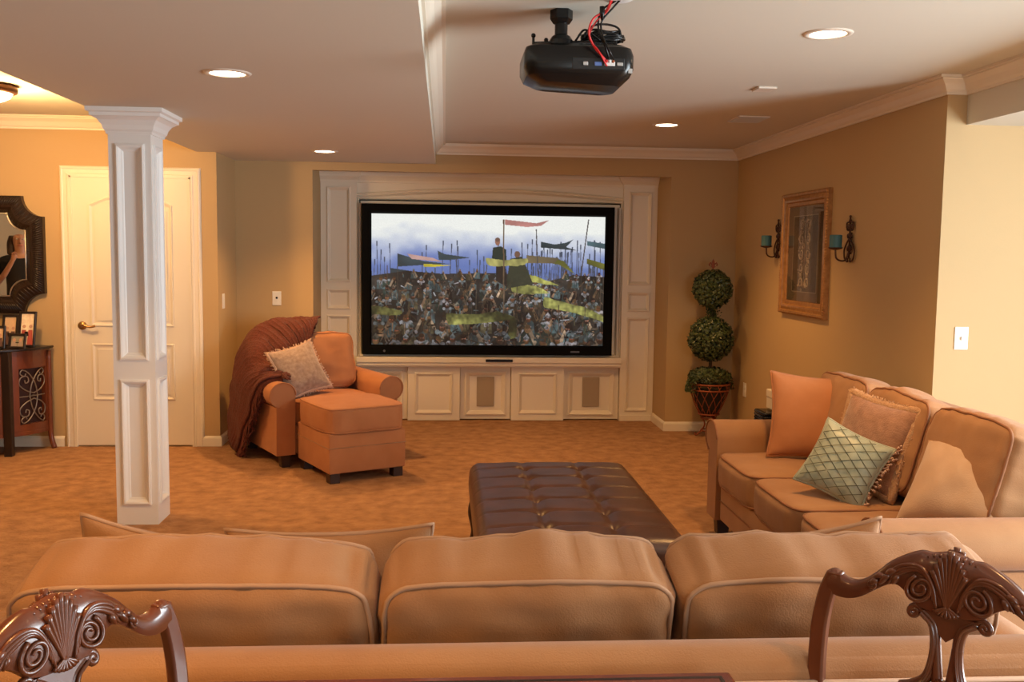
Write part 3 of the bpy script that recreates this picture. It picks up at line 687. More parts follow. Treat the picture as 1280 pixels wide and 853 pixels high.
# chaise chair with its ottoman
ang = math.atan2(0.47, 0.88)
ch = sofa('chaise_armchair', 'orange-tan rolled-arm armchair at the left with a throw over its back', 'armchair', (-0.736+0.88*0.31-0.47*0.60, 6.12+0.47*0.31+0.88*0.60, 0), ang, [0.64], 0.17, 0.90, seat=0.46, rail=0.76, ctop=0.915, fabric=M_chair, pipe=M_chair, arm_top=0.60, rear_pipe=M_pipe)
ot = empty('ottoman', (-0.736+0.88*0.275-0.47*0.30, 6.12+0.47*0.275+0.88*0.30, 0), 'orange-tan box ottoman pushed up against the front of the armchair', 'ottoman', None, ang)
MB().box(-0.272, 0.272, -0.297, 0.297, 0.065, 0.325).build('base', M_chair, ot, smooth=True, bevel=0.012, seg=3)
MB().tube([(-0.274, -0.299, 0.235), (0.274, -0.299, 0.235), (0.274, 0.299, 0.235), (-0.274, 0.299, 0.235)], 0.0025, 6, closed=True).build('seam', M_pipel, ot, smooth=True)
cushion(ot, 'seat_cushion', 0.56, 0.62, 0.165, Matrix.Translation((0, 0, 0.41)), r=0.025, puff=0.018, seed=2, fabric=M_chair, pipe=M_chair)
for sx_ in (-1, 1):
    for sy_ in (-1, 1):
        MB().box(sx_*0.225-0.035, sx_*0.225+0.035, sy_*0.245-0.035, sy_*0.245+0.035, 0, 0.07).build('leg', M_legw, ot, bevel=0.004)

# knitted throw draped over the chair's left back corner (chair-local coordinates)
throw_pts = [  # rows go from the inside of the back over the top and down the outside; columns from the back centre to the left arm and its front
    [(0.02, 0.49, 0.935), (-0.06, 0.43, 0.84), (-0.14, 0.39, 0.76), (-0.22, 0.35, 0.69), (-0.29, 0.28, 0.635), (-0.36, 0.16, 0.622), (-0.38, 0.10, 0.620)],
    [(0.05, 0.56, 0.965), (-0.05, 0.52, 0.95), (-0.16, 0.47, 0.89), (-0.26, 0.43, 0.81), (-0.35, 0.36, 0.69), (-0.41, 0.24, 0.628), (-0.45, 0.14, 0.610)],
    [(0.12, 0.66, 0.975), (-0.04, 0.66, 0.955), (-0.18, 0.64, 0.945), (-0.30, 0.62, 0.89), (-0.40, 0.52, 0.78), (-0.48, 0.34, 0.62), (-0.50, 0.20, 0.56)],
    [(0.10, 0.78, 0.955), (-0.04, 0.80, 0.965), (-0.20, 0.80, 0.955), (-0.35, 0.76, 0.90), (-0.47, 0.64, 0.76), (-0.515, 0.46, 0.56), (-0.52, 0.28, 0.46)],
    [(0.10, 0.90, 0.85), (-0.04, 0.93, 0.87), (-0.22, 0.94, 0.86), (-0.40, 0.88, 0.78), (-0.50, 0.74, 0.62), (-0.525, 0.58, 0.42), (-0.525, 0.40, 0.30)],
    [(0.08, 0.935, 0.62), (-0.06, 0.95, 0.62), (-0.24, 0.955, 0.60), (-0.43, 0.93, 0.52), (-0.51, 0.82, 0.40), (-0.53, 0.66, 0.26), (-0.53, 0.50, 0.14)],
    [(0.06, 0.945, 0.40), (-0.08, 0.955, 0.38), (-0.26, 0.96, 0.32), (-0.44, 0.945, 0.22), (-0.525, 0.86, 0.12), (-0.54, 0.72, 0.06), (-0.54, 0.60, 0.03)]]
rows_ = [bez(r_, 20) for r_ in throw_pts]
cols = [bez([rows_[i][j] for i in range(len(rows_))], 8) for j in range(len(rows_[0]))]
nc, nr = len(cols), len(cols[0]); V_ = []; F = []
for j in range(nc):
    for i in range(nr):
        p = cols[j][i].copy()
        a = cols[min(j+1, nc-1)][i]-cols[max(j-1, 0)][i]; b_ = cols[j][min(i+1, nr-1)]-cols[j][max(i-1, 0)]
        nn = a.cross(b_).normalized()
        if nn.dot(Vector((-0.4, 0.2, 0.6))) < 0: nn = -nn
        p += nn*(0.0045*math.sin(j*2.6)+0.020*noise.noise(p*7)+0.014)
        V_.append(p)
for j in range(nc-1):
    for i in range(nr-1):
        a = j*nr+i; F.append((a, a+1, a+nr+1, a+nr))
# The throw is a thing of its own resting on the chair
chm = Matrix.Translation(ch.location) @ Matrix.Rotation(ang, 4, 'Z')
tw = empty('throw_blanket', tuple(ch.location), 'maroon knitted throw with fringe draped over the armchair back and arm', 'blanket', None, ang)
o = MB().add(V_, F).build('knit_cloth', M_maroon, tw, smooth=True)
sm = o.modifiers.new('solid', 'SOLIDIFY'); sm.thickness = 0.014; sm.offset = 1
mb = MB(); rnd = random.Random(3)
edge = [V_[(nc-1)*nr+i] for i in range(nr)]
for i in range(nr):
    for q in range(2):
        p = edge[i].copy(); i2 = min(i+1, nr-1); p = p.lerp(edge[i2], q*0.5)
        L = 0.10+0.05*rnd.random()
        pts = [p, p+Vector((0.0, -0.015, -0.3*L)), p+Vector((rnd.uniform(-.02, .02), -0.03, -0.65*L)), p+Vector((rnd.uniform(-.03, .03), -0.03+rnd.uniform(-.02, .02), -L))]
        pts = [Vector((min(t_.x, -0.47) if t_.z < 0.5 else t_.x, t_.y, max(t_.z, 0.01))) for t_ in pts]
        mb.tube(bez(pts, 3), 0.0055, 5)
for i in range(0, 44):     # fringe along the front edge lying over the arm
    p = cols[min(nc-1, 40+int(i*1.8))][0].copy() + Vector((0, 0, 0.02)); L = 0.07+0.05*rnd.random()
    pts = [p, p+Vector((0.01, -0.3*L, 0.004)), p+Vector((rnd.uniform(-.02, .02), -0.7*L, -0.006)), p+Vector((rnd.uniform(-.03, .03), -L, -0.02))]
    mb.tube(bez(pts, 3), 0.0055, 5)
fo = mb.build('fringe', M_maroon, tw, smooth=True); fo['kind'] = 'stuff'

# throw pillows
def pillow(name, label, size, thick, m4, fabric, fringe=None, edge_m=None, edge='pipe', group=None, seed=0, concave=0.10, fr_w=0.011, h=None):
    root = empty(name, None, label, 'pillow', group, m=m4)
    n = 26; V_ = []; F = []; s = size/2; s2 = (h or size)/2
    def out(u, v):
        x = u*(1-concave*(1-v*v)); y = v*(1-concave*(1-u*u)); return x*s, y*s2
    for sg in (1, -1):
        base = len(V_)
        for i in range(n+1):
            for j in range(n+1):
                u = math.sin(PI/2*(-1+2*i/n)); v = math.sin(PI/2*(-1+2*j/n)); x, y = out(u, v)
                tt = thick/2*((1-u**2)*(1-v**2))**0.42
                tt *= 1+0.16*noise.noise(Vector((u*2.2+seed, v*2.2, sg)))
                edgew = (abs(u*v))**2
                tt += 0.010*edgew*math.sin(14*(u+v*sg)+seed)*(1-max(abs(u), abs(v)))*6*0.5
                V_.append((x, y, sg*tt))
        for i in range(n):
            for j in range(n):
                a = base+i*(n+1)+j; F.append((a, a+n+1, a+n+2, a+1) if sg > 0 else (a, a+1, a+n+2, a+n+1))
    MB().add(V_, F).build('pillow_body', fabric, root, smooth=True, weld=True)
    loop = []
    for k in range(4):
        for i in range(24):
            t_ = -1+2*i/24
            u, v = ((t_, -1), (1, t_), (-t_, 1), (-1, -t_))[k]; x, y = out(u, v); loop.append(Vector((x, y, 0)))
    if edge == 'pipe': MB().tube(loop, 0.006, 6, closed=True).build('piping', edge_m, root, smooth=True)
    if edge == 'fringe':
        rs = [fr_w*(1+0.35*noise.noise(p*60)) for p in loop]
        # plump ruched cord plus short tufts
        mb = MB().tube(loop, 0.01, 7, closed=True, rs=rs); rn = random.Random(seed)
        for q in range(420):
            f_ = rn.random()*len(loop); i = int(f_) % len(loop); p = loop[i].lerp(loop[(i+1) % len(loop)], f_-int(f_)); d_ = Vector((p.x, p.y, 0)).normalized()
            e = p + d_*rn.uniform(0.012, 0.028) + Vector((rn.uniform(-.006, .006), rn.uniform(-.006, .006), rn.uniform(-.016, .016)))
            mb.tube([p, e], 0.003, 4)
        fo = mb.build('fringe', edge_m, root, smooth=True); fo['kind'] = 'stuff'
    return root
ZS_ = Vector((0, 0, 1))
pillow('throw_pillow', 'mottled taupe chenille pillow with pale corded edge on the orange armchair', 0.37, 0.15,
       chm @ Matrix.Translation((-0.20, 0.25, 0.650)) @ Matrix.Rotation(0.15, 4, 'Z') @ Matrix.Rotation(math.radians(62), 4, 'X') @ Matrix.Rotation(0.22, 4, 'Z'), M_tanp, edge_m=M_fring, edge='fringe', seed=4)
pillow('throw_pillow', 'large plain rust-orange pillow against the far arm of the right-hand sofa', 0.45, 0.17,
       frame_m((1.89, 4.72, 0.69), (1, -0.22, -0.06), (0.26, 0.35, 1)), M_chair, edge_m=M_chair, seed=1)
pillow('throw_pillow', 'brown chenille pillow with golden ruched fringe, behind the green pillow', 0.40, 0.14,
       frame_m((1.875, 4.02, 0.69), (0.36, -0.93, -0.08), (0.30, 0.16, 1)), M_brownp, edge_m=M_ruche, edge='fringe', seed=2, fr_w=0.020)
gp = pillow('throw_pillow', 'small sage green quilted silk pillow with beaded fringe on the right-hand sofa', 0.31, 0.12,
       frame_m((1.715, 3.93, 0.620), (0.70, -0.66, -0.33), (0.62, 0.10, 0.9)), M_green, edge_m=M_green, seed=3)
# smocked lattice threads and beads on the green pillow
mb = MB(); s = 0.155
def pil_z(x, y, th_=0.12):
    u = max(-1, min(1, x/s)); v = max(-1, min(1, y/s)); return th_/2*((1-u*u)*(1-v*v))**0.42
for k in range(-7, 8):
    for sg in (-1, 1):
        pts = []
        for i in range(31):
            x = -s+2*s*i/30; y = sg*x*0.62+k*0.042
            if abs(y) < s*0.88 and abs(x) < s*0.9: pts.append(Vector((x, y, pil_z(x, y)*1.02+0.001)))
        if len(pts) > 2: mb.tube(pts, 0.0013, 5)
mb.build('lattice_stitching', M_thread, gp, smooth=True)
mb = MB(); rn = random.Random(9)
for k in range(2):
    for i in range(20):
        t_ = -1+2*i/19; u, v = ((1, t_), (t_, -1))[k] if k == 0 else (t_*0.3+0.7, -1)
        x = u*(1-0.1*(1-v*v))*s; y = v*(1-0.1*(1-u*u))*s; d_ = Vector((x, y, 0)).normalized()
        for q in range(2):
            e = Vector((x, y, 0))+d_*(0.018+0.014*rn.random())+Vector((rn.uniform(-.008, .008), rn.uniform(-.008, .008), rn.uniform(-.01, .012)))
            mb.tube([(x, y, 0), e], 0.0016, 4); mb.sphere(e, 0.0062, 6)
fo = mb.build('bead_fringe', M_bead, gp, smooth=True); fo['kind'] = 'stuff'
pillow('throw_pillow', 'plain tan pillow tipped against the near arm of the right-hand sofa', 0.40, 0.17,
       frame_m((1.95, 3.42, 0.66), (0.50, -0.84, 0.15), (0.62, 0.30, 0.72)), mat('daylit_pillow_fabric', (0.50, 0.30, 0.165), 0.7, var=(0.58, 0.38, 0.23), scale=6, sheen=0.5, bump=0.15, bscale=200), edge_m=M_pipel, seed=5)  # sofa fabric made paler, the daylight on this pillow put into its colour
pillow('throw_pillow', 'tan pillow whose corner peeks over the left back cushion of the foreground sofa', 0.42, 0.14,
       frame_m((-0.68, 2.32, 0.640), (-1, 0.05, 0.20), (0, -0.30, 1)), M_sofa, edge_m=M_pipel, seed=6)
pillow('throw_pillow', 'pale tan pillow peeking over between the left and middle cushions of the foreground sofa', 0.50, 0.14,
       frame_m((-0.27, 2.36, 0.615), (-1, 0.0, -0.02), (0, -0.30, 1)), M_sofa, edge_m=M_pipel, seed=7, h=0.46)
pillow('throw_pillow', 'tan pillow whose corner peeks over the right back cushion of the foreground sofa', 0.40, 0.14,
       frame_m((0.92, 2.32, 0.640), (-1, 0.05, -0.16), (0, -0.30, 1)), M_sofa, edge_m=M_pipel, seed=8)

# ------------------------------------------------------------------ leather ottoman table
lo = empty('leather_ottoman', (0.53, 4.10, 0), 'dark brown tufted leather ottoman table in the middle of the carpet', 'ottoman')
wx, wy = 0.40, 0.70; nx, ny = 72, 120; V_ = []; F = []
def tuft(x, y):
    d_ = 0.0
    for sxm in (-0.133, 0.133):
        d_ += 0.017*math.exp(-((x-sxm)/0.014)**2)*(0.75)
    py_ = 2*wy/7
    ph = (y+wy)/py_; fr_ = abs(ph-round(ph))*py_
    if 0.5 < ph < 6.5:
        d_ += 0.006*math.exp(-(fr_/0.012)**2)
        for sxm in (-0.133, 0.133): d_ += 0.028*math.exp(-(((x-sxm)**2+fr_**2)**0.5/0.028)**2)
    return -d_
T1 = [math.sin(PI/2*(-1+2*i/nx))*0.5+(-1+2*i/nx)*0.5 for i in range(nx+1)]; T2 = [math.sin(PI/2*(-1+2*i/ny))*0.3+(-1+2*i/ny)*0.7 for i in range(ny+1)]
for a in T1:
    for b_ in T2:
        x, y = a*wx, b_*wy; r_ = 0.055
        ix = max(-wx+r_, min(wx-r_, x)); iy = max(-wy+r_, min(wy-r_, y)); dx, dy = x-ix, y-iy; L = math.hypot(dx, dy)
        if L > 1e-9: 
            q = max(abs(dx), abs(dy)); th_ = min(1, q/r_)*PI/2; ux_, uy_ = dx/L, dy/L
            X = ix+ux_*r_*math.sin(th_); Y = iy+uy_*r_*math.sin(th_); Z = -r_*(1-math.cos(th_))
        else: X, Y, Z = x, y, 0
        Z += 0.018*(1-a**4)*(1-b_**6) + tuft(X, Y)*(1-max(abs(a), abs(b_))**8) + 0.003*noise.noise(Vector((X*9, Y*9, 0)))
        V_.append((X, Y, 0.445+Z))
for i in range(nx):
    for j in range(ny):
        a = i*(ny+1)+j; F.append((a, a+ny+1, a+ny+2, a+1))
rim = [i*(ny+1) for i in range(nx+1)] + [nx*(ny+1)+j for j in range(1, ny+1)] + [i*(ny+1)+ny for i in range(nx-1, -1, -1)] + [j for j in range(ny-1, 0, -1)]
n0 = len(V_)
for zz, ins in ((0.34, -0.004), (0.29, 0.0), (0.275, 0.02)):
    for q in rim:
        p = V_[q]; V_.append((p[0]*(1-ins/wx), p[1]*(1-ins/wy), zz+0.003*noise.noise(Vector((p[0]*14, p[1]*14, zz)))))
m_ = len(rim)
for k in range(3):
    for i in range(m_):
        j = (i+1) % m_
        A = rim[i] if k == 0 else n0+(k-1)*m_+i; B = rim[j] if k == 0 else n0+(k-1)*m_+j
        F.append((A, B, n0+k*m_+j, n0+k*m_+i))
F.append(tuple(n0+2*m_+i for i in range(m_)))
MB().add(V_, F).build('padded_top', M_leather, lo, smooth=True, weld=True)
mb = MB()
for sxm in (-0.133, 0.133):
    for k in range(1, 7):
        mb.sphere((sxm, -wy+k*2*wy/7, 0.424), 0.011, 10, (1, 1, 0.5))
mb.build('tufting_buttons', M_leather, lo, smooth=True)
mb = MB()
for sxm in (-0.133, 0.133):
    for sg in (-1, 1): mb.tube([(sxm, sg*(wy+0.004), 0.30), (sxm, sg*(wy+0.003), 0.39)], 0.0022, 5)
mb.build('side_seam', mat('pale_seam', (0.45, 0.36, 0.30), 0.5), lo)
MB().box(-0.365, 0.365, -0.665, 0.665, 0.20, 0.28).build('frame', M_legw, lo, bevel=0.008)
for sx_ in (-1, 1):
    for sy_ in (-1, 1):
        pts = bez([(sx_*0.355, sy_*0.655, 0.26), (sx_*0.375, sy_*0.675, 0.19), (sx_*0.365, sy_*0.665, 0.10), (sx_*0.385, sy_*0.685, 0.03), (sx_*0.40, sy_*0.70, 0.012)], 5)
        MB().tube(pts, 0.03, 10, rs=[0.038-0.020*min(1, i/14) for i in range(len(pts))]).build('leg', M_legw, lo, smooth=True)

# ------------------------------------------------------------------ dining table and carved chairs
dt = empty('dining_table', (0.055, 1.03, 0), 'dark red mahogany table whose far edge shows at the bottom of the frame', 'table')
MB().box(-0.475, 0.475, -0.64, 0.64, 0.715, 0.738).build('tabletop', M_table, dt, bevel=0.006, seg=3)
MB().sweep([(-0.455, -0.62), (0.455, -0.62), (0.455, 0.62), (-0.455, 0.62)], [(0, 0.7375), (0.002, 0.7395), (0.007, 0.7395), (0.009, 0.7375)], closed=True).build('border_inlay', M_dark, dt)
MB().box(-0.40, 0.40, -0.56, 0.56, 0.63, 0.715).build('apron', M_table, dt, bevel=0.004)
for sx_ in (-1, 1):
    for sy_ in (-1, 1):
        MB().lathe([(0.022, 0), (0.026, 0.05), (0.020, 0.08), (0.030, 0.3), (0.036, 0.5), (0.026, 0.55), (0.036, 0.58), (0.036, 0.66)], c=(sx_*0.37, sy_*0.53, 0), n=14).build('leg', M_table, dt, smooth=True, angle=40)

def carved_chair(label, m4):
    """local: x lateral, front faces -y, z up"""
    c = empty('dining_chair', None, label, 'chair', 'carved mahogany dining chairs', m=m4)
    def fz(x, z):      # rake + lateral bow of the back plane
        return 0.09*(z-0.48) + 0.9*0.18*x*x
    def FN(a, b, d):
        k = max(0, min(1, (b-0.80)/0.08)); k = k*k*(3-2*k)
        return (a, fz(a, b)+d, b+0.050*k*math.exp(-(a/0.14)**2))
    # crest rail outline (upper then lower edge)
    up = [(0.0, 1.012), (0.035, 1.006), (0.055, 1.010), (0.085, 1.004), (0.115, 0.992), (0.14, 0.973), (0.165, 0.958), (0.188, 0.955), (0.208, 0.963), (0.222, 0.972), (0.232, 0.972), (0.2365, 0.964)]
    lw = [(0.238, 0.925), (0.215, 0.918), (0.190, 0.917), (0.165, 0.923), (0.14, 0.936), (0.115, 0.946), (0.095, 0.944), (0.075, 0.925), (0.055, 0.903), (0.03, 0.892), (0.0, 0.889)]
    up = [(p.x, p.y) for p in bez([(a, b, 0) for a, b in up], 4)]; lw = [(p.x, p.y) for p in bez([(a, b, 0) for a, b in lw], 4)]
    # build as strips so that the bowed rail stays smooth
    V_ = []; F = []; n = 60
    ux = np.array([p[0] for p in up]); uz = np.array([p[1] for p in up]); lx = np.array([p[0] for p in lw][::-1]); lz = np.array([p[1] for p in lw][::-1])
    for i in range(2*n+1):
        x = 0.236*(i-n)/n; a = abs(x); zt = float(np.interp(a, ux, uz)); zb = float(np.interp(a, lx, lz))
        th_ = 0.013+0.004*(1-a/0.236)
        for k in range(10):
            an = 2*PI*k/10+PI/10; cz = (zt+zb)/2; hz = (zt-zb)/2
            zz = cz+hz*max(-1, min(1, 1.12*math.sin(an))); V_.append(FN(x, zz, th_*max(-1, min(1, 1.25*math.cos(an)))))
    for i in range(2*n):
        for k in range(10):
            l_ = (k+1) % 10; F.append((i*10+k, i*10+l_, (i+1)*10+l_, (i+1)*10+k))
    F.append(tuple(range(10))); F.append(tuple(2*n*10+k for k in range(10)))
    crest = MB().add(V_, F).build('crest_rail', M_mahog, c, smooth=True, angle=60)
    mb = MB()
    for d_ in (-0.0175, 0.0175):
        T = lambda P, r, rs=None: mb.tube([FN(p[0], p[1], d_) for p in P], r, 7, rs=rs)
        for sg in (-1, 1):
            for k, off in enumerate((0, )):
                P = [(sg*a, b) for a, b in spiral(0.050, 0.940, 0.005, 0.027, 0.6, 2.1, 44)]
                T(P, 0.004, [0.0030+0.0016*i/44 for i in range(45)])
            # outer sweep of the scroll, running into a leaf tip
            for q in range(3):
                P = bez([(sg*(0.018+0.004*q), 0.905+0.008*q, 0), (sg*(0.028+0.003*q), 0.945+0.006*q, 0), (sg*(0.052+0.004*q), 0.980-0.002*q, 0), (sg*(0.088+0.003*q), 0.985-0.008*q, 0), (sg*(0.118-0.003*q), 0.968-0.008*q, 0)], 6)
                P = [(p.x, p.y) for p in P]; T(P, 0.004, [0.0022+0.0028*math.sin(PI*i/(len(P)-1)) for i in range(len(P))])
            # acanthus lobes
            for (cx_, cz_, L, an) in ((0.106, 0.972, 0.024, -0.3), (0.118, 0.960, 0.026, -0.7), (0.128, 0.965, 0.022, 0.1), (0.138, 0.954, 0.020, -0.6), (0.096, 0.958, 0.02, -0.9)):
                P = [(sg*(cx_+L*(t_/6-0.5)*math.cos(an)), cz_+L*(t_/6-0.5)*math.sin(an)+0.003*math.sin(PI*t_/6)) for t_ in range(7)]
                T(P, 0.005, [0.0018+0.0050*math.sin(PI*i/6)**0.8 for i in range(7)])
            P = [(sg*a, b) for a, b in spiral(0.143, 0.951, 0.002, 0.010, 2.4, 1.4, 18)]; T(P, 0.0026)
        # shell fan
        for k in range(-4, 5):
            a_ = k*0.17; L = 0.112-0.0045*abs(k)
            P = [(math.sin(a_)*L*t_/8*(0.46+0.05*t_/8), 0.903+math.cos(a_)*L*t_/8) for t_ in range(9)]
            T(P, 0.004, [0.0018+0.0048*(i/8) for i in range(9)])
        for k in range(-3, 4):
            a_ = PI+k*0.30; L = 0.020
            P = [(math.sin(a_)*L*t_/4*1.4, 0.912+math.cos(a_)*L*t_/4) for t_ in range(5)]; T(P, 0.003, [0.002+0.0018*(i/4) for i in range(5)])
    for k in range(-4, 5): mb.sphere(FN(k*0.0105, 1.004-0.0012*abs(k), 0), 0.0062, 8, (0.85, 2.4, 0.9))
    mb.build('shell_and_scroll_carving', M_mahog, crest, smooth=True)
    # side posts running down into the rear legs
    for sg in (-1, 1):
        P = bez([(sg*0.2235, 0.968, 0), (sg*0.240, 0.92, 0), (sg*0.250, 0.84, 0), (sg*0.246, 0.72, 0), (sg*0.225, 0.60, 0), (sg*0.205, 0.46, 0)], 6)
        pts = [Vector(FN(p.x, p.y, 0)) for p in P] + [Vector((sg*0.20, 0.0, 0.40)), Vector((sg*0.20, 0.03, 0.20)), Vector((sg*0.205, 0.09, 0.0))]
        V_ = []; F = []
        for i, p in enumerate(pts):
            hwid, dep = (0.0165, 0.012) if p.z > 0.5 else (0.02, 0.02)
            for a, b in ((-1, -1), (1, -1), (1, 1), (-1, 1)): V_.append((p.x+a*hwid, p.y+b*dep, p.z))
        for i in range(len(pts)-1):
            for k in range(4): F.append((i*4+k, i*4+(k+1) % 4, i*4+4+(k+1) % 4, i*4+4+k))
        F.append((0, 1, 2, 3)); F.append(tuple(4*(len(pts)-1)+k for k in range(4)))
        MB().add(V_, F).build('rear_post', M_mahog, c, smooth=True, bevel=0.005, angle=50)
    # splat: two S-curves with scroll ends, joined by a lower carved rosette
    sp = MB()
    for sg in (-1, 1):
        P = bez([(sg*0.047, 0.893, 0), (sg*0.026, 0.872, 0), (sg*0.020, 0.845, 0), (sg*0.030, 0.815, 0), (sg*0.055, 0.795, 0), (sg*0.078, 0.785, 0)], 6)
        sp.tube([FN(p.x, p.y, 0) for p in P], 0.013, 8, rs=[0.0105]*len(P))
        sp.tube([FN(p.x, p.y, -0.011) for p in P], 0.004, 6)
        sp.tube([FN(a, b, 0) for a, b in [(sg*(q[0]), q[1]) for q in spiral(0.062, 0.893, 0.002, 0.0135, 0, 1.5, 22)]], 0.006, 7)
        P = bez([(sg*0.020, 0.85, 0), (sg*0.012, 0.80, 0), (sg*0.022, 0.74, 0), (sg*0.052, 0.68, 0), (sg*0.045, 0.60, 0), (sg*0.025, 0.52, 0), (sg*0.05, 0.47, 0)], 6)
        sp.tube([FN(p.x, p.y, 0) for p in P], 0.011, 8)
        sp.tube([FN(a, b, -0.006) for a, b in [(sg*(q[0]), q[1]) for q in spiral(0.046, 0.765, 0.004, 0.030, 0.5, 2.0, 36)]], 0.0048, 7)
        sp.tube([FN(a, b, 0.006) for a, b in [(sg*(q[0]), q[1]) for q in spiral(0.046, 0.765, 0.004, 0.030, 0.5, 2.0, 36)]], 0.0048, 7)
    sp.prism([(-0.052, 0.900), (-0.024, 0.868), (0, 0.855), (0.024, 0.868), (0.052, 0.900)], -0.008, 0.008, FN)
    sp.prism([(a, b) for a, b in [(math.cos(t_*PI/10)*0.070, 0.765+math.sin(t_*PI/10)*0.034) for t_ in range(20)]], -0.007, 0.007, FN)
    for k in range(-4, 5):
        a_ = k*0.22; sp.tube([FN(math.sin(a_)*0.06*t_/6*0.6, 0.745+math.cos(a_)*0.072*t_/6, -0.010) for t_ in range(7)], 0.004, 6, rs=[0.002+0.0035*i/6 for i in range(7)])
    sp.build('back_splat', M_mahog, c, smooth=True, angle=60)
    # seat, rails, front legs
    poly = [(-0.205, -0.01), (0.205, -0.01), (0.26, -0.40), (0.24, -0.44), (-0.24, -0.44), (-0.26, -0.40)]
    MB().prism(poly, 0.40, 0.455, lambda a, b, d: (a, b, d)).build('seat_frame', M_mahog, c, bevel=0.006)
    MB().prism([(a*0.93, b*0.95-0.006) for a, b in poly], 0.452, 0.50, lambda a, b, d: (a, b, d)).build('seat_pad', mat('seat_cream', (0.55, 0.45, 0.30), 0.85), c, bevel=0.02, seg=3, smooth=True)
    for sg in (-1, 1):
        pts = bez([(sg*0.225, -0.40, 0.43), (sg*0.245, -0.425, 0.36), (sg*0.235, -0.415, 0.20), (sg*0.225, -0.405, 0.08), (sg*0.24, -0.425, 0.015)], 6)
        MB().tube(pts, 0.03, 10, rs=[0.030-0.014*math.sin(PI*0.5*min(1, i/18)) if i < 20 else 0.022 for i in range(len(pts))]).build('front_leg', M_mahog, c, smooth=True)
    return c
def chair_m(cx_, cy_, far_to_near):
    ux = Vector((far_to_near[0], far_to_near[1], 0)).normalized()
    # front normal must face the table (towards -local y)
    y = Vector((0, 0, 1)).cross(ux)
    m = (Matrix((ux, y, Vector((0, 0, 1)))).transposed() * 0.945).to_4x4(); m.translation = (cx_, cy_, -0.012); return m
carved_chair('carved mahogany dining chair at the lower right, in warm brown light', chair_m(0.862, 1.545, (0.69, -0.72)))
carved_chair('carved mahogany dining chair at the lower left, with cool sheen on its crest', chair_m(-0.538, 1.396, (0.50, 0.87)))

# ------------------------------------------------------------------ projector
pj = empty('projector', (0.478, 3.60, 2.105), 'black video projector hanging upside down from the ceiling', 'projector')
def chamfer(x0, x1, y0, y1, r):
    out = []
    for cx_, cy_, a0 in ((x1-r, y1-r, 0), (x0+r, y1-r, PI/2), (x0+r, y0+r, PI), (x1-r, y0+r, 3*PI/2)):
        for i in range(6): out.append((cx_+r*math.cos(a0+PI/2*i/5), cy_+r*math.sin(a0+PI/2*i/5)))
    return out
mb = MB(); lev = [(0.045, 0.028), (0.012, 0.040), (0.0, 0.066), (0.0, 0.115), (0.008, 0.140), (0.03, 0.152)]
rings = [[(a, b, z) for a, b in chamfer(-0.20+i_, 0.20-i_, -0.14+i_*0.7, 0.14-i_*0.7, 0.05)] for i_, z in lev]
n = len(rings[0]); V_ = [p for r_ in rings for p in r_]
V_ = [(x, y, z - (0.022*(1-abs(x)/0.2) if z < 0.035 else 0) - (0.018*max(0, x)/0.2 if z < 0.035 else 0)) for x, y, z in V_]
F = [tuple(range(n))[::-1], tuple((len(rings)-1)*n+k for k in range(n))]
for i in range(len(rings)-1):
    for k in range(n): F.append((i*n+k, i*n+(k+1) % n, (i+1)*n+(k+1) % n, (i+1)*n+k))
MB().add(V_, F).build('housing', M_black, pj, smooth=True, angle=35)
MB().box(-0.03, 0.16, -0.1410, -0.135, 0.058, 0.10).build('port_panel', mat('port_recess', (0.006, 0.006, 0.006), 0.5), pj, bevel=0.003)
for (x, z, w_, h_, m_) in ((-0.012+0.03, 0.058, 0.018, 0.014, M_metal), (0.063, 0.058, 0.026, 0.014, M_blue), (0.105, 0.062, 0.038, 0.022, M_white), (0.142, 0.058, 0.022, 0.012, M_metal)):
    MB().box(x-w_/2, x+w_/2, -0.1445, -0.14, z+0.020-h_/2, z+0.020+h_/2).build('port', m_, pj, bevel=0.002)
for (x, z, m_) in ((0.092, 0.066, M_red), (0.104, 0.066, M_white), (0.116, 0.066, M_basket)):
    MB().lathe([(0.005, 0), (0.005, 0.01), (0.003, 0.010)], c=(x, -0.144, z+0.020), n=10, m=Matrix.Rotation(PI/2, 4, 'X')).build('jack', m_, pj, smooth=True)
MB().box(0.175, 0.19, -0.13, -0.122, 0.05, 0.066).build('lock_slot', M_metal, pj)
MB().box(-0.072, -0.034, -0.1335, -0.1325, 0.122, 0.130).xf(Matrix.Translation((0, -0.003, 0.0))).build('label_sticker', M_white, pj)
MB().box(-0.025, 0.025, 0.134, 0.142, 0.05, 0.10).lathe([(0.035, 0), (0.035, 0.02), (0.028, 0.022)], c=(-0.08, 0.13, 0.075), n=20, m=Matrix.Rotation(-PI/2, 4, 'X')).build('lens_ring', M_black, pj, smooth=True, angle=40)
pm = MB()
pm.lathe([(0.024, 0.15), (0.024, 0.295)], c=(-0.055, 0.0, 0), n=16)
pm.lathe([(0.030, 0.15), (0.044, 0.155), (0.044, 0.185), (0.034, 0.20), (0.026, 0.205)], c=(-0.055, 0, 0), n=16)
pm.lathe([(0.03, 0.245), (0.042, 0.262), (0.042, 0.2945)], c=(-0.055, 0, 0), n=6)
pm.build('ceiling_mount', M_black, pj)
pm = MB()
for ex, ey in ((-0.155, 0.03), (0.145, -0.03), (-0.10, 0.10), (0.08, 0.10)):
    pm.box(-0.007, 0.007, 0, math.hypot(ex+0.055, ey), 0.176, 0.184, m=Matrix.Translation((-0.055, 0, 0)) @ Matrix.Rotation(math.atan2(-(ex+0.055), ey), 4, 'Z'))
    pm.lathe([(0.005, 0.148), (0.005, 0.206)], c=(ex, ey, 0), n=10); pm.sphere((ex, ey, 0.208), 0.009, 10)
pm.build('mount_arms', M_black, pj)
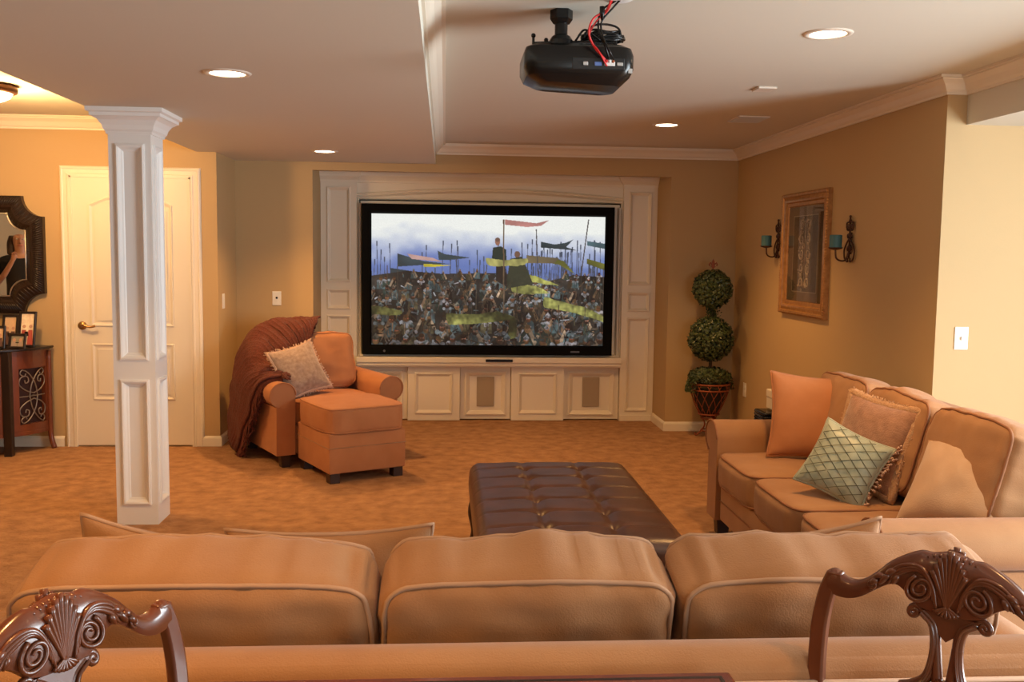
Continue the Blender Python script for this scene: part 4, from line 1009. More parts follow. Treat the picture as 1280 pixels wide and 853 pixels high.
cb = empty('cable_bundle', (0.52, 3.50, 2.30), 'bundle of black and red cables from the ceiling to the projector', 'cable')
ctop = (0.60, 3.40, 2.398)
def cab(pts, r, m_, name): bw(MB().tube(bez(pts, 8), r, 7), name, m_, cb, smooth=True)
cab([(0.575, 3.40, 2.397), (0.56, 3.42, 2.36), (0.515, 3.42, 2.33), (0.500, 3.42, 2.28), (0.525, 3.44, 2.235), (0.555, 3.445, 2.205), (0.568, 3.456, 2.193)], 0.0038, M_red, 'red_cable')
cab([(0.58, 3.40, 2.397), (0.565, 3.43, 2.36), (0.525, 3.43, 2.32), (0.505, 3.44, 2.27), (0.540, 3.435, 2.22), (0.572, 3.455, 2.175)], 0.003, M_red, 'red_cable')
cab([(0.61, 3.40, 2.397), (0.585, 3.41, 2.37), (0.545, 3.42, 2.32), (0.55, 3.42, 2.27), (0.575, 3.42, 2.22), (0.60, 3.456, 2.192)], 0.0036, M_black, 'black_cable')
cab([(0.60, 3.41, 2.397), (0.545, 3.43, 2.36), (0.535, 3.43, 2.30), (0.56, 3.43, 2.24), (0.583, 3.456, 2.194)], 0.0036, M_black, 'black_cable')
bw(MB().tube([(0.546, 3.42, 2.372), (0.546, 3.42, 2.350), (0.546, 3.42, 2.325)], 0.009, 10, rs=[0.010, 0.009, 0.004]), 'cable_plug', M_black, cb, smooth=True)
mb = MB(); rn = random.Random(5)
for k in range(7):   # coiled slack lying on the mount
    cx_, cz_ = 0.575+rn.uniform(-.008, .008), 2.292+k*0.005; a, b = 0.070+rn.uniform(-.012, .012), 0.045
    mb.tube([(cx_+a*math.cos(t_*2*PI/22), 3.60+b*math.sin(t_*2*PI/22), cz_+0.004*math.sin(t_+k)) for t_ in range(22)], 0.0042, 6, closed=True)
mb.tube(bez([(0.50, 3.57, 2.29), (0.53, 3.56, 2.335), (0.58, 3.56, 2.345), (0.63, 3.57, 2.335), (0.645, 3.58, 2.30)], 6), 0.004, 6)
mb.tube(bez([(0.47, 3.55, 2.28), (0.50, 3.54, 2.318), (0.535, 3.54, 2.30), (0.56, 3.55, 2.285)], 6), 0.004, 6)
bw(mb, 'coiled_cable', M_black, cb, smooth=True)
pl = empty('ceiling_cable_plate', (0.60, 3.40, 2.4), 'white ceiling plate where the projector cables come out', 'cable plate')
MB().lathe([(0.055, 0), (0.055, -0.004), (0.045, -0.010), (0.020, -0.010)], n=20).build('plate', M_white, pl, smooth=True)

# ------------------------------------------------------------------ framed picture and sconces on the right wall
X_ = 2.475
pc_ = empty('framed_picture', (X_, 6.43, 1.53), 'gilt framed tall picture of carved ornament on the right wall', 'picture')
YZ = lambda D: (lambda a, b, h: (D-h, -a, b))       # path a = -y (so that inside stays left), height into the room (-X)
y0_, y1_, z0_, z1_ = -0.415, 0.415, -0.425, 0.425
prof = [(0, 0.0), (0, 0.030), (0.010, 0.038), (0.022, 0.036), (0.030, 0.028), (0.050, 0.034), (0.062, 0.030), (0.070, 0.018), (0.090, 0.016), (0.096, 0.010), (0.100, 0.004)]
MB().sweep(rect(y0_, y1_, z0_, z1_), prof, closed=True, fn=YZ(0)).build('frame', M_gold, pc_, smooth=True, angle=30)
mb = MB()
for i in range(46):
    z = z0_+0.012+i*(z1_-z0_-0.024)/45
    for yv in (y0_+0.006, y1_-0.006): mb.sphere((-0.034, yv, z), 0.0075, 6)
mb.build('beaded_edge', M_gold, pc_, smooth=True)['kind'] = 'stuff'
MB().box(-0.008, -0.004, -0.32, 0.32, -0.33, 0.33).build('mat_board', mat('mat_board_taupe', (0.20, 0.13, 0.075), 0.8), pc_)
MB().sweep(rect(-0.225, 0.225, -0.265, 0.265), [(0, 0.008), (0, 0.0105), (0.006, 0.0105), (0.006, 0.008)], closed=True, fn=YZ(0)).build('fillet', mat('pale_gold_fillet', (0.5, 0.40, 0.22), 0.4, metal=0.4), pc_)
MB().box(-0.0095, -0.0079, -0.219, 0.219, -0.259, 0.259).build('backing_print', mat('print_dark', (0.035, 0.018, 0.010), 0.7, var=(0.10, 0.06, 0.03), scale=18, detail=6), pc_)
mb = MB()
for side in (-1, 1):      # mirrored scrollwork relief of the picture
    for k in range(5):
        zc = -0.20+k*0.10; pts = [(-0.0105, side*(a), b) for a, b in spiral(0.06, zc, 0.006, 0.040, k*1.3, 1.6, 26)]
        mb.tube(pts, 0.006, 6, rs=[0.003+0.005*i/26 for i in range(27)], flat=1)
        for q in range(4):
            a = rn.uniform(0, 2*PI); yv = side*(0.06+0.035*math.cos(a)); zv = zc+0.04*math.sin(a)
            mb.tube([(-0.0105, yv, zv), (-0.012, yv+0.012*math.cos(a), zv+0.012*math.sin(a)), (-0.0105, yv+0.026*math.cos(a+0.5), zv+0.026*math.sin(a+0.5))], 0.004, 6, rs=[0.002, 0.008, 0.001])
mb.tube([(-0.0105, 0, -0.235), (-0.0105, 0, 0.235)], 0.004, 6)
mb.build('ornament', mat('print_pale', (0.30, 0.23, 0.15), 0.7, var=(0.50, 0.42, 0.32), scale=40), pc_, smooth=True)
MB().box(-0.0155, -0.014, -0.315, 0.315, -0.325, 0.325).build('glass', M_glass, pc_)

def sconce(y, z, label):
    s = empty('candle_sconce', (X_, y, z), label, 'sconce', 'iron candle sconces beside the picture')
    mb = MB(); P = lambda l: [(-0.014, a, b) for a, b in l]
    for sg in (-1, 1):
        mb.tube(bez([(-0.014, 0, 0.02), (-0.014, sg*0.035, -0.005), (-0.014, sg*0.072, -0.055), (-0.014, sg*0.060, -0.105), (-0.014, sg*0.022, -0.122), (-0.014, sg*0.014, -0.10)], 6), 0.0055, 7)
        mb.tube(P([(sg*a, b) for a, b in spiral(0.026, 0.082, 0.004, 0.024, 0, 1.5, 24)]), 0.0052, 7)
        mb.tube(P([(sg*a, b) for a, b in spiral(0.020, 0.032, 0.004, 0.018, 2.0, 1.3, 20)]), 0.005, 7)
        mb.tube(P([(sg*a, b) for a, b in spiral(0.018, -0.045, 0.004, 0.017, 1.0, 1.4, 20)]), 0.005, 7)
        mb.tube(bez([(-0.014, sg*0.05, 0.085), (-0.014, sg*0.045, 0.115), (-0.014, sg*0.016, 0.12), (-0.014, 0, 0.145)], 5), 0.005, 7)
    mb.tube([(-0.014, 0, 0.15), (-0.014, 0, -0.10)], 0.006, 8)
    mb.sphere((-0.014, 0, 0.152), 0.009, 8); mb.sphere((-0.012, 0, -0.03), 0.016, 10, (0.6, 1, 1))
    mb.tube([(0.0, 0, 0.05), (-0.014, 0, 0.05)], 0.006, 8); mb.tube([(0.0, 0, -0.07), (-0.014, 0, -0.07)], 0.006, 8)
    mb.build('scroll_bracket', M_iron, s, smooth=True)
    mb = MB().tube(bez([(-0.014, 0, -0.06), (-0.04, 0, -0.115), (-0.09, 0, -0.105), (-0.10, 0, -0.052)], 7), 0.0055, 8)
    mb.lathe([(0.010, -0.052), (0.036, -0.046), (0.045, -0.038), (0.044, -0.036), (0.001, -0.040)], c=(-0.10, 0, 0), n=20)
    mb.build('candle_plate', M_iron, s, smooth=True, angle=50)
    tag(MB().lathe([(0.037, -0.040), (0.0375, 0.036), (0.033, 0.040), (0.004, 0.038)], c=(-0.10, 0, 0), n=24).build('candle', M_teal, s, smooth=True, angle=40), 'teal pillar candle')
    return s
sconce(5.70, 1.605, 'iron scroll sconce with a teal candle, right of the picture')
sconce(6.965, 1.625, 'iron scroll sconce with a teal candle, left of the picture nearer the corner')

# ------------------------------------------------------------------ topiary
tp = empty('topiary', (2.20, 7.74, 0), 'double ball topiary in a wire urn standing in the back right corner', 'plant')
def leafball(c, r, n, name, sq=1.0, seed=0, droop=0):
    rn = random.Random(seed); V_ = []; F = []
    for i in range(n):
        z = rn.uniform(-1, 1); a = rn.uniform(0, 2*PI); q = math.sqrt(1-z*z); d_ = Vector((q*math.cos(a), q*math.sin(a), z*sq))
        rad = r*rn.uniform(0.84, 1.06); p = Vector(c)+d_*rad
        t1 = d_.orthogonal().normalized(); t1 = (Matrix.Rotation(rn.uniform(0, 6.28), 3, d_.normalized()) @ t1)
        t1 = (t1+d_*rn.uniform(-0.1, 0.9)).normalized(); t2 = t1.cross(d_).normalized(); L = rn.uniform(0.024, 0.040); w_ = L*0.42; nn = t1.cross(t2)
        b0 = len(V_); V_ += [p-t1*L*0.5, p+t2*w_+nn*0.004, p+t1*L*0.6, p-t2*w_+nn*0.004, p-nn*0.003]
        F += [(b0, b0+1, b0+4), (b0+1, b0+2, b0+4), (b0+2, b0+3, b0+4), (b0+3, b0, b0+4)]
    o = MB().add(V_, F); ob = o.build(name, M_leaf, tp); ob['kind'] = 'stuff'
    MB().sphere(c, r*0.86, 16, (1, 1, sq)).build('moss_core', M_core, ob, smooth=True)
    return ob
leafball((0, 0, 1.237), 0.155, 1300, 'foliage_ball', seed=1)
leafball((0.0, 0, 0.825), 0.180, 1700, 'foliage_ball', seed=2)
leafball((-0.0, 0, 0.515), 0.170, 900, 'foliage_ruff', sq=0.42, seed=3)
mb = MB().tube([(0, 0, 0.45), (0.004, 0, 0.75), (0, 0, 1.1), (0, 0, 1.40)], 0.014, 8)
mb.build('stem', mat('bark', (0.08, 0.045, 0.02), 0.9), tp, smooth=True)
rn = random.Random(8); V_ = []; F = []
for i in range(700):   # ivy trailing on the stem and over the rim
    if i < 350: p = Vector((rn.gauss(0, .022), rn.gauss(0, .022), rn.uniform(0.98, 1.12)))
    else: a = rn.choice((3.3, 3.6, 0.3)) + rn.gauss(0, 0.16); q = rn.random(); p = Vector((math.cos(a)*(0.18+0.03*q), math.sin(a)*0.18-0.02, 0.52-0.13*q))
    d_ = Vector((rn.gauss(0, 1), rn.gauss(0, 1), rn.gauss(0, 1))).normalized(); t2 = d_.orthogonal().normalized(); L = 0.02
    b0 = len(V_); V_ += [p-d_*L*0.5, p+t2*L*0.4, p+d_*L*0.5, p-t2*L*0.4]; F.append((b0, b0+1, b0+2, b0+3))
MB().add(V_, F).build('trailing_ivy', M_leaf, tp)['kind'] = 'stuff'
ur = MB()
def ring(r, z, t_): ur.tube([(r*math.cos(k*2*PI/32), r*math.sin(k*2*PI/32), z) for k in range(32)], t_, 6, closed=True)
ring(0.165, 0.455, 0.008); ring(0.158, 0.405, 0.008); ring(0.085, 0.20, 0.007); ring(0.060, 0.165, 0.007)
R_ = lambda t_: 0.065+0.10*(1-(1-t_)**1.6)
for k in range(12):
    for sg in (-1, 1):
        ur.tube([(R_(i/8)*math.cos(k*PI/6+sg*0.9*i/8), R_(i/8)*math.sin(k*PI/6+sg*0.9*i/8), 0.18+0.275*i/8) for i in range(9)], 0.0036, 5)
for k in range(3):
    a = k*2*PI/3+0.5
    ur.tube(bez([(0.055*math.cos(a), 0.055*math.sin(a), 0.17), (0.03*math.cos(a), 0.03*math.sin(a), 0.11), (0.06*math.cos(a), 0.06*math.sin(a), 0.05), (0.10*math.cos(a), 0.10*math.sin(a), 0.012), (0.115*math.cos(a), 0.115*math.sin(a), 0.03)], 5), 0.007, 7)
ring(0.06, 0.06, 0.006)
ur.build('wire_urn', M_basket, tp, smooth=True)
MB().lathe([(0.05, 0.18), (0.10, 0.26), (0.13, 0.36), (0.145, 0.45)], n=20).build('liner', mat('moss_liner', (0.03, 0.022, 0.012), 0.95), tp, smooth=True)
fl = MB()
fl.prism([(0, 0.085), (0.012, 0.06), (0.008, 0.03), (0.012, 0.012), (-0.012, 0.012), (-0.008, 0.03), (-0.012, 0.06)], -0.005, 0.005, lambda a, b, d: (a, d, 1.40+b))
for sg in (-1, 1): fl.tube([(sg*p[0], 0, 1.40+p[1]) for p in [(0.006, 0.018), (0.012, 0.042), (0.026, 0.055), (0.034, 0.040), (0.027, 0.028)]], 0.006, 7)
fl.box(-0.020, 0.020, -0.007, 0.007, 1.418, 1.425); fl.tube([(0, 0, 1.36), (0, 0, 1.415)], 0.006, 8)
tag(fl.build('finial', M_basket, tp, smooth=True, angle=40), 'rust brown fleur-de-lis finial')

# ------------------------------------------------------------------ end table, basket and box behind the right sofa
et = empty('end_table', (2.12, 5.52, 0), 'small dark end table mostly hidden behind the far arm of the right-hand sofa', 'table')
MB().box(-0.27, 0.27, -0.22, 0.22, 0.47, 0.495).build('tabletop', M_dark, et, bevel=0.004)
MB().box(-0.25, 0.25, -0.20, 0.20, 0.42, 0.47).build('apron', M_dark, et)
for sx_ in (-1, 1):
    for sy_ in (-1, 1): MB().box(sx_*0.235-0.018, sx_*0.235+0.018, sy_*0.185-0.018, sy_*0.185+0.018, 0, 0.42).build('leg', M_dark, et)
bk = empty('woven_basket', (1.98, 5.50, 0.496), 'small black woven basket on the end table under the cream box', 'basket')
mb = MB().box(-0.10, 0.10, -0.085, 0.085, 0.0, 0.098)
mb.build('basket_body', M_black, bk, bevel=0.008)
mb = MB()
for r_ in range(5):
    z = 0.012+r_*0.019
    L = [(x, y) for x, y in chamfer(-0.106, 0.106, -0.091, 0.091, 0.02)]
    mb.tube([(x+0.003*math.cos(i*2.1+r_), y+0.003*math.sin(i*2.1+r_), z) for i, (x, y) in enumerate(L)], 0.010, 6, closed=True)
mb.build('basket_weave', M_black, bk, smooth=True)
bx_ = empty('keepsake_box', (2.02, 5.50, 0.604), 'cream lidded box on top of the black basket', 'box')
MB().box(-0.085, 0.085, -0.07, 0.07, 0, 0.066).build('box_body', mat('cream_board', (0.72, 0.62, 0.45), 0.7), bx_, bevel=0.003)
MB().box(-0.088, 0.088, -0.073, 0.073, 0.067, 0.112).build('box_lid', mat('cream_board', (0.72, 0.62, 0.45), 0.7), bx_, bevel=0.005)

# ------------------------------------------------------------------ switches, outlet, vents
def plate(name, loc_, rz, label, kind):
    p = empty(name, loc_, label, 'switch' if kind != 'outlet' else 'outlet', None, rz)
    MB().box(-0.036, 0.036, -0.006, 0, -0.058, 0.058).build('cover_plate', M_cream, p, bevel=0.003)
    if kind == 'dimmer': MB().box(-0.008, 0.008, -0.010, -0.006, -0.004, 0.012).build('dimmer_knob', M_black, p, bevel=0.002)
    elif kind == 'toggle': MB().box(-0.005, 0.005, -0.016, -0.006, -0.010, 0.008).build('toggle', M_cream, p, bevel=0.001)
    elif kind == 'rocker': MB().box(-0.016, 0.016, -0.009, -0.006, -0.033, 0.033).build('rocker', M_cream, p, bevel=0.002)
    else:
        MB().lathe([(0.014, 0), (0.014, 0.002)], c=(0, -0.006, 0.022), n=14, m=Matrix.Rotation(PI/2, 4, 'X')).lathe([(0.014, 0), (0.014, 0.002)], c=(0, -0.006, -0.022), n=14, m=Matrix.Rotation(PI/2, 4, 'X')).build('socket', M_cream, p)
    return p
plate('wall_switch', (-1.387, 8.03, 1.113), 0, 'cream wall plate with a small black knob above the orange armchair', 'dimmer')
plate('wall_switch', (-1.715, 7.55, 1.11), PI/2, 'cream rocker switch seen edge-on at the corner beside the door', 'rocker')
plate('wall_switch', (2.61, 4.65, 1.107), 0, 'white toggle switch on the daylit wall above the right-hand sofa', 'toggle')
plate('wall_outlet', (2.475, 7.655, 0.413), -PI/2, 'cream wall outlet low in the right back corner beside the topiary', 'outlet')
vt = empty('ceiling_vent', (1.965, 6.20, ZC), 'slatted white ceiling air vent near the back right corner', 'vent')
MB().sweep([(-0.10, -0.13), (-0.10, 0.13), (0.10, 0.13), (0.10, -0.13)], [(0, 0), (0, -0.008), (-0.022, -0.006), (-0.024, 0)], closed=True).build('vent_frame', M_can, vt)
for i in range(9):
    MB().box(-0.098, 0.098, -0.010, 0.010, -0.001, 0.001, m=Matrix.Translation((0, -0.112+i*0.028, -0.006)) @ Matrix.Rotation(0.5, 4, 'X')).build('slat', M_can, vt)
sp_ = empty('smoke_detector', (1.69, 5.08, ZC), 'small square white ceiling sensor in front of the air vent', 'sensor')
MB().box(-0.05, 0.05, -0.06, 0.06, -0.012, 0).build('sensor_body', M_can, sp_, bevel=0.004)

# ------------------------------------------------------------------ mirror, console and photo frames at the left
mx, mz = -3.45, 1.448; hw_, hh_ = 0.478, 0.435
mr = empty('wall_mirror', (mx, 7.39, mz), 'dark leather framed wall mirror with scooped corners above the console', 'mirror')
def scoop(w_, h_, c, n=8):
    out = []
    # ccw seen from the viewer (x right, z up)
    for (sx_, sy_), a0 in (((1, -1), PI), ((1, 1), -PI/2), ((-1, 1), 0), ((-1, -1), PI/2)):
        cx_, cy_ = sx_*w_, sy_*h_
        for i in range(n+1):
            t_ = i/n; a = {(1, -1): PI-PI/2*t_, (1, 1): -PI/2-PI/2*t_, (-1, 1): 0-PI/2*t_, (-1, -1): PI/2-PI/2*t_}[(sx_, sy_)]
            out.append((cx_+c*math.cos(a), cy_+c*math.sin(a)))
    return out
out_ = scoop(hw_, hh_, 0.150); inn = scoop(hw_-0.128, hh_-0.125, 0.125); no = len(out_)
V_ = [(a, -0.012, b) for a, b in out_]+[(a, -0.045, b) for a, b in out_]
mid = [((a*0.35+c*0.65), -0.055, (b*0.35+d*0.65)) for (a, b), (c, d) in zip(out_, inn)]
V_ += mid + [(a, -0.030, b) for a, b in inn] + [(a, -0.010, b) for a, b in inn]; F = []
for k in range(4):
    for i in range(no): F.append((k*no+i, k*no+(i+1) % no, (k+1)*no+(i+1) % no, (k+1)*no+i))
mfr = MB().add(V_, F).build('frame', M_mframe, mr)
mb = MB()
for i in range(no):    # fluted ribs across the frame
    j = (i+1) % no
    n_ = max(1, int(math.hypot(out_[j][0]-out_[i][0], out_[j][1]-out_[i][1])/0.018))
    for q in range(n_):
        t_ = q/n_; a = [out_[i][0]*(1-t_)+out_[j][0]*t_, out_[i][1]*(1-t_)+out_[j][1]*t_]; t2 = t_; b = [inn[i][0]*(1-t2)+inn[j][0]*t2, inn[i][1]*(1-t2)+inn[j][1]*t2]
        p0 = Vector((a[0]*0.93+b[0]*0.07, -0.046, a[1]*0.93+b[1]*0.07)); p1 = Vector((a[0]*0.1+b[0]*0.9, -0.036, a[1]*0.1+b[1]*0.9))
        mm = (p0+p1)/2; mm.y = -0.056; mb.tube([p0, mm, p1], 0.0045, 5)
mb.build('fluting', M_mframe, mfr, smooth=True)
mb = MB().tube([(a*0.985, -0.034, b*0.985) for a, b in inn], 0.005, 6, closed=True); mb.build('silver_inner_bead', M_silver, mr, smooth=True)
MB().prism([(a, b) for a, b in inn], 0, 0.004, lambda a, b, d: (a, -0.012-d, b)).build('mirror_glass', M_mirror, mr)
MB().prism([(a, b) for a, b in out_], 0, 0.010, lambda a, b, d: (a, -d, b)).build('backing', M_dark, mr)

cs = empty('console_cabinet', (-3.565, 7.37, 0), 'dark red-brown bow-front console cabinet with iron scrollwork doors', 'cabinet')
def bow(t_, k=1.0): # t from 0 (right end) to pi (left end)
    return (0.615*k*math.cos(t_), -0.50*k*math.sin(t_))
def bowpoly(k, off=0): return [bow(PI*i/40, k) for i in range(41)]
MB().prism(bowpoly(1.035), 0.757, 0.775, lambda a, b, d: (a, b, d)).build('top', M_dark, cs, bevel=0.005, seg=3)
MB().prism(bowpoly(0.985), 0.665, 0.757, lambda a, b, d: (a, b, d)).build('frieze', M_redw, cs)
MB().prism(bowpoly(0.985), 0.135, 0.165, lambda a, b, d: (a, b, d)).build('bottom_rail', M_redw, cs, bevel=0.003)
MB().prism(bowpoly(0.93), 0.165, 0.665, lambda a, b, d: (a, b, d)).build('carcass', mat('cabinet_inside', (0.03, 0.006, 0.006), 0.7), cs)
def bowstrip(mb, ta, tb, z0, z1, k0, k1, n=10):
    P = [bow(ta+(tb-ta)*i/n, k1) for i in range(n+1)] + [bow(tb+(ta-tb)*i/n, k0) for i in range(n+1)]
    return mb.prism(P, z0, z1, lambda a, b, d: (a, b, d))
ta_far, ta_front = 0.10, 0.72
for (ta, tb) in ((0.06, 0.70), (0.82, PI/2-0.02), (PI/2+0.02, PI-0.82), (PI-0.70, PI-0.06)):
    dr = MB(); w_ = 0.09
    bowstrip(dr, ta, ta+w_, 0.165, 0.665, 0.93, 0.985); bowstrip(dr, tb-w_, tb, 0.165, 0.665, 0.93, 0.985)
    bowstrip(dr, ta+w_, tb-w_, 0.165, 0.215, 0.93, 0.985); bowstrip(dr, ta+w_, tb-w_, 0.625, 0.665, 0.93, 0.985)
    d_ = dr.build('cabinet_door', M_redw, cs)
    tm = (ta+tb)/2; hw2 = (tb-ta)/2-w_
    g = MB()
    def Q(u, z): 
        x, y = bow(tm+u*hw2, 0.972); return Vector((x, y, z))
    for su in (-1, 1):
        for sz in (-1, 1):
            zc = 0.42
            P = bez([(0, 0.02, 0), (su*0.55, 0.045, 0), (su*0.95, 0.09, 0), (su*0.85, 0.14, 0), (su*0.45, 0.145, 0), (su*0.35, 0.11, 0), (su*0.55, 0.098, 0), (su*0.60, 0.12, 0)], 6)
            g.tube([Q(p.x, zc+sz*p.y) for p in P], 0.0045, 6)
            P = bez([(-su*0.30, 0.0, 0), (-su*0.12, 0.09, 0), (su*0.30, 0.165, 0), (su*0.72, 0.195, 0), (su*0.88, 0.170, 0), (su*0.62, 0.148, 0), (su*0.52, 0.168, 0)], 6)
            g.tube([Q(p.x, zc+sz*p.y) for p in P], 0.0045, 6)
    g.tube([Q(-0.95+1.9*i/8, 0.42) for i in range(9)], 0.004, 6)
    g.tube([Q(0, 0.42)+Vector((0, -0.004, 0)), Q(0, 0.425)+Vector((0, -0.004, 0))], 0.012, 8)
    tag(g.build('iron_scrollwork', M_irong, d_, smooth=True), 'grey iron scrollwork grille')
for t_ in (0.03, 0.76, PI-0.76, PI-0.03):
    x, y = bow(t_, 0.99); sgx = math.cos(t_); post = t_ in (0.76, PI-0.76)
    if post: MB().box(x-0.028, x+0.028, y-0.030, y+0.026, 0.0, 0.757).build('post_leg', M_dark, cs, bevel=0.004)
    else:
        pts = bez([(x, y-0.02, 0.74), (x, y-0.02, 0.40), (x, y-0.02, 0.18), (x+sgx*0.005, y-0.02, 0.08), (x+sgx*0.03, y-0.03, 0.0)], 6)
        MB().tube(pts, 0.02, 8, rs=[0.020]*len(pts)).build('leg', M_redw, cs, smooth=True)

def photo(x, y, z, w_, h_, rz, lean_, label, c1, c2, c3):
    m = Matrix.Translation((x, y, z)) @ Matrix.Rotation(rz, 4, 'Z') @ Matrix.Rotation(-lean_, 4, 'X')
    f = empty('photo_frame', None, label, 'photo frame', 'photo frames on the console', m=m)
    MB().sweep(rect(-w_/2, w_/2, 0, h_), [(0, 0), (0, 0.014), (0.004, 0.017), (0.014, 0.016), (0.017, 0.010), (0.017, 0.004)], closed=True, fn=XZ(0)).build('frame', M_dark, f)
    MB().box(-w_/2+0.004, w_/2-0.004, -0.004, 0.004, 0.004, h_-0.004).build('backing', M_dark, f)
    MB().box(-w_/2+0.015, w_/2-0.015, -0.0055, -0.0042, 0.015, h_-0.015).build('photo_background', mat('photo_'+label[:12], c1, 0.4, var=c2, scale=28, detail=2), f)
    mb = MB(); k = 2
    for i in range(k):
        cx_ = (-0.25+0.5*i)*(w_-0.03)
        mb.lathe([(0.001, 0), (0.10*w_, 0)], c=(cx_, -0.0060, h_*0.58), n=12, m=Matrix.Rotation(PI/2, 4, 'X'), cap=False)
    mb.build('photo_faces', mat('photo_skin', (0.55, 0.30, 0.20), 0.5), f)
    mb = MB()
    for i in range(k):
        cx_ = (-0.25+0.5*i)*(w_-0.03); mb.prism([(cx_-0.17*w_, 0.018), (cx_+0.17*w_, 0.018), (cx_+0.12*w_, h_*0.48), (cx_-0.12*w_, h_*0.48)], 0.0057, 0.0059, XZ(0))
    mb.build('photo_clothes', mat('photo_cloth_'+label[:10], c3, 0.6), f)
    sm_ = MB().box(-0.012, 0.012, 0.0, 0.004, 0, h_*0.6, m=Matrix.Translation((0, 0.003, h_*0.25)) @ Matrix.Rotation(lean_*2.6, 4, 'X') @ Matrix.Translation((0, 0, -h_*0.4))); sm_.build('easel_back', M_dark, f)
    return f
photo(-3.055, 7.20, 0.7765, 0.125, 0.262, -0.05, 0.20, 'tall photo frame with a bright picture, standing behind at the right of the console', (0.75, 0.55, 0.38), (0.95, 0.85, 0.65), (0.45, 0.08, 0.06))
photo(-3.185, 7.22, 0.7765, 0.115, 0.235, -0.05, 0.20, 'photo frame of people against tan, behind the red one on the console', (0.75, 0.50, 0.30), (0.6, 0.42, 0.25), (0.12, 0.06, 0.05))
photo(-3.065, 7.07, 0.7765, 0.125, 0.110, -0.10, 0.22, 'small wide photo frame with a grey-green picture at the front right of the console', (0.22, 0.22, 0.15), (0.34, 0.30, 0.22), (0.40, 0.30, 0.24))
photo(-3.205, 7.06, 0.7765, 0.12, 0.165, 0.08, 0.20, 'photo frame with an orange-red picture at the front left of the console', (0.55, 0.12, 0.05), (0.16, 0.14, 0.12), (0.65, 0.10, 0.04))

# ------------------------------------------------------------------ the person whose reflection shows in the mirror
def skin_body(name, nodes, edges, material, parent, sub=2):
    me = bpy.data.meshes.new(name); me.from_pydata([n_[0] for n_ in nodes], edges, []); o = bpy.data.objects.new(name, me); COL.objects.link(o)
    o.parent = parent; me.materials.append(material)
    md = o.modifiers.new('skin', 'SKIN'); md.use_smooth_shade = True
    for i, n_ in enumerate(nodes): me.skin_vertices[0].data[i].radius = n_[1] if isinstance(n_[1], tuple) else (n_[1], n_[1])
    me.skin_vertices[0].data[0].use_root = True
    s_ = o.modifiers.new('sub', 'SUBSURF'); s_.levels = sub; s_.render_levels = sub
    return o
pe = empty('person', (-4.45, 4.35, 0), 'person with long dark hair and a black shirt, seen only in the mirror', 'person', None, rz=PI*0.85)
skin_m = mat('skin', (0.50, 0.27, 0.18), 0.5)
nodes = [((0, 0, 0.92), (0.15, 0.10)), ((0, 0, 1.08), (0.12, 0.085)), ((0, 0, 1.25), (0.14, 0.095)), ((0, 0.0, 1.37), (0.10, 0.07)), ((0, -0.01, 1.44), 0.048), ((0, -0.02, 1.50), 0.055), ((0, -0.03, 1.58), (0.075, 0.09)), ((0, -0.025, 1.65), (0.06, 0.075)),
         ((0.09, 0, 0.84), 0.085), ((0.10, 0, 0.48), 0.055), ((0.10, 0.01, 0.09), 0.036), ((0.11, -0.12, 0.035), 0.03),
         ((-0.09, 0, 0.84), 0.085), ((-0.10, 0, 0.48), 0.055), ((-0.10, 0.01, 0.09), 0.036), ((-0.11, -0.12, 0.035), 0.03),
         ((0.17, 0, 1.36), 0.050), ((0.23, 0.0, 1.12), 0.038), ((0.16, -0.16, 1.22), 0.030), ((0.09, -0.26, 1.36), 0.024), ((0.07, -0.28, 1.41), (0.03, 0.015)),
         ((-0.17, 0, 1.36), 0.050), ((-0.22, 0.02, 1.10), 0.038), ((-0.20, -0.06, 0.86), 0.028), ((-0.19, -0.08, 0.80), (0.015, 0.03))]
ed = [(0, 1), (1, 2), (2, 3), (3, 4), (4, 5), (5, 6), (6, 7), (0, 8), (8, 9), (9, 10), (10, 11), (0, 12), (12, 13), (13, 14), (14, 15), (3, 16), (16, 17), (17, 18), (18, 19), (19, 20), (3, 21), (21, 22), (22, 23), (23, 24)]
for (hx_, base_i, dv) in ((1, 20, Vector((0, -0.03, 0.05))), (-1, 24, Vector((0, -0.01, -0.06)))):
    b0 = Vector(nodes[base_i][0])
    for k in range(4):
        off = Vector((0.011*(k-1.5), 0, 0)) if hx_ == 1 else Vector((0, 0.011*(k-1.5), 0)); L = (0.8, 0.95, 0.9, 0.75)[k]
        i0 = len(nodes); nodes.append((tuple(b0+off+dv*0.55*L), 0.0085)); nodes.append((tuple(b0+off+dv*1.1*L+Vector((0, -0.008, 0))), 0.007)); ed += [(base_i, i0), (i0, i0+1)]
    i0 = len(nodes); nodes.append((tuple(b0+(Vector((-0.03, 0.0, 0.01)) if hx_ == 1 else Vector((0, -0.03, -0.01)))), 0.009)); ed.append((base_i, i0))
skin_body('body', nodes, ed, skin_m, pe)
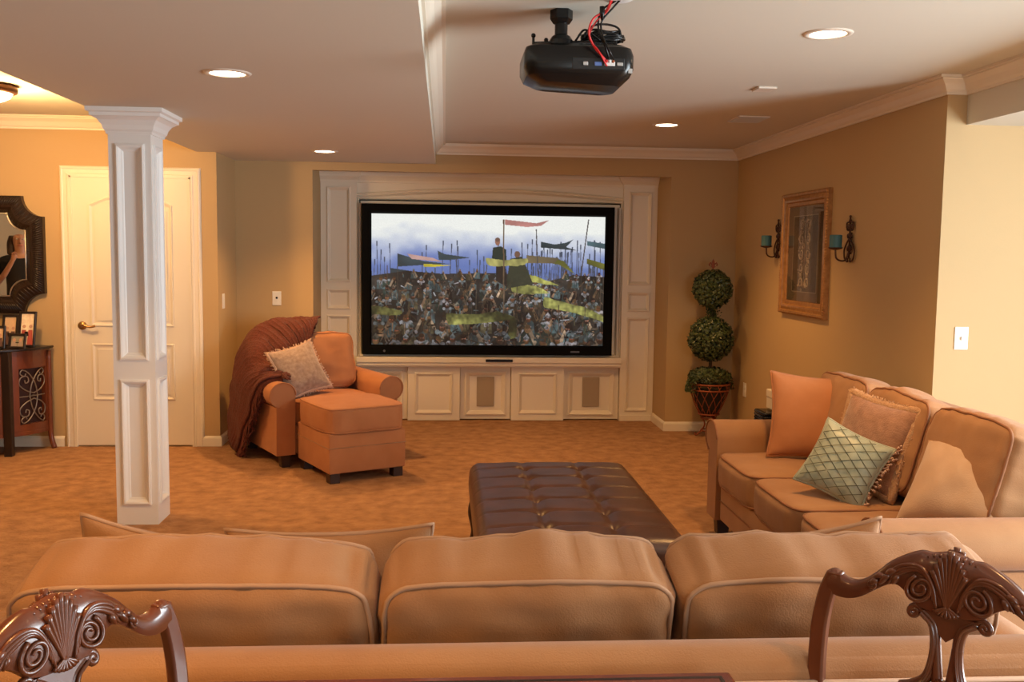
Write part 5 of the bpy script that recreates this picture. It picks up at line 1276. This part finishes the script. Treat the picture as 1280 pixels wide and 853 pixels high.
sh = [((0, 0, 0.90), (0.165, 0.115)), ((0, 0, 1.08), (0.135, 0.10)), ((0, 0, 1.25), (0.155, 0.11)), ((0, 0, 1.37), (0.115, 0.082)), ((0.17, 0, 1.36), 0.062), ((0.215, 0, 1.20), 0.054), ((-0.17, 0, 1.36), 0.062), ((-0.21, 0.01, 1.20), 0.054)]
skin_body('black_shirt', sh, [(0, 1), (1, 2), (2, 3), (3, 4), (4, 5), (3, 6), (6, 7)], mat('black_cotton', (0.012, 0.012, 0.014), 0.9), pe)
tr = [((0, 0, 0.90), (0.155, 0.11)), ((0.09, 0, 0.82), 0.098), ((0.10, 0, 0.48), 0.070), ((0.10, 0.01, 0.08), 0.055), ((-0.09, 0, 0.82), 0.098), ((-0.10, 0, 0.48), 0.070), ((-0.10, 0.01, 0.08), 0.055)]
skin_body('trousers', tr, [(0, 1), (1, 2), (2, 3), (0, 4), (4, 5), (5, 6)], mat('dark_denim', (0.03, 0.04, 0.07), 0.9), pe)
hr = [((0, 0.0, 1.66), (0.082, 0.085)), ((0, 0.045, 1.60), (0.088, 0.07)), ((0, 0.075, 1.48), (0.085, 0.045)), ((0, 0.085, 1.34), (0.075, 0.03)), ((0.075, 0.0, 1.55), (0.022, 0.05)), ((0.085, 0.0, 1.42), (0.02, 0.035)), ((-0.075, 0.0, 1.55), (0.022, 0.05)), ((-0.085, 0.0, 1.42), (0.02, 0.035))]
skin_body('hair', hr, [(0, 1), (1, 2), (2, 3), (0, 4), (4, 5), (0, 6), (6, 7)], mat('dark_hair', (0.03, 0.014, 0.008), 0.5), pe)
mb = MB()
for sg in (-1, 1): mb.sphere((sg*0.030, -0.112, 1.592), 0.011, 8)
mb.build('eyes', mat('eye_white', (0.5, 0.45, 0.42), 0.3), pe, smooth=True)
mb = MB().tube(bez([(0, -0.115, 1.60), (0, -0.135, 1.565), (0, -0.118, 1.552)], 4), 0.010, 8); mb.build('nose', skin_m, pe, smooth=True)
MB().tube(bez([(-0.024, -0.108, 1.528), (0, -0.119, 1.526), (0.024, -0.108, 1.528)], 4), 0.006, 6).build('mouth', mat('lips', (0.42, 0.13, 0.11), 0.5), pe, smooth=True)
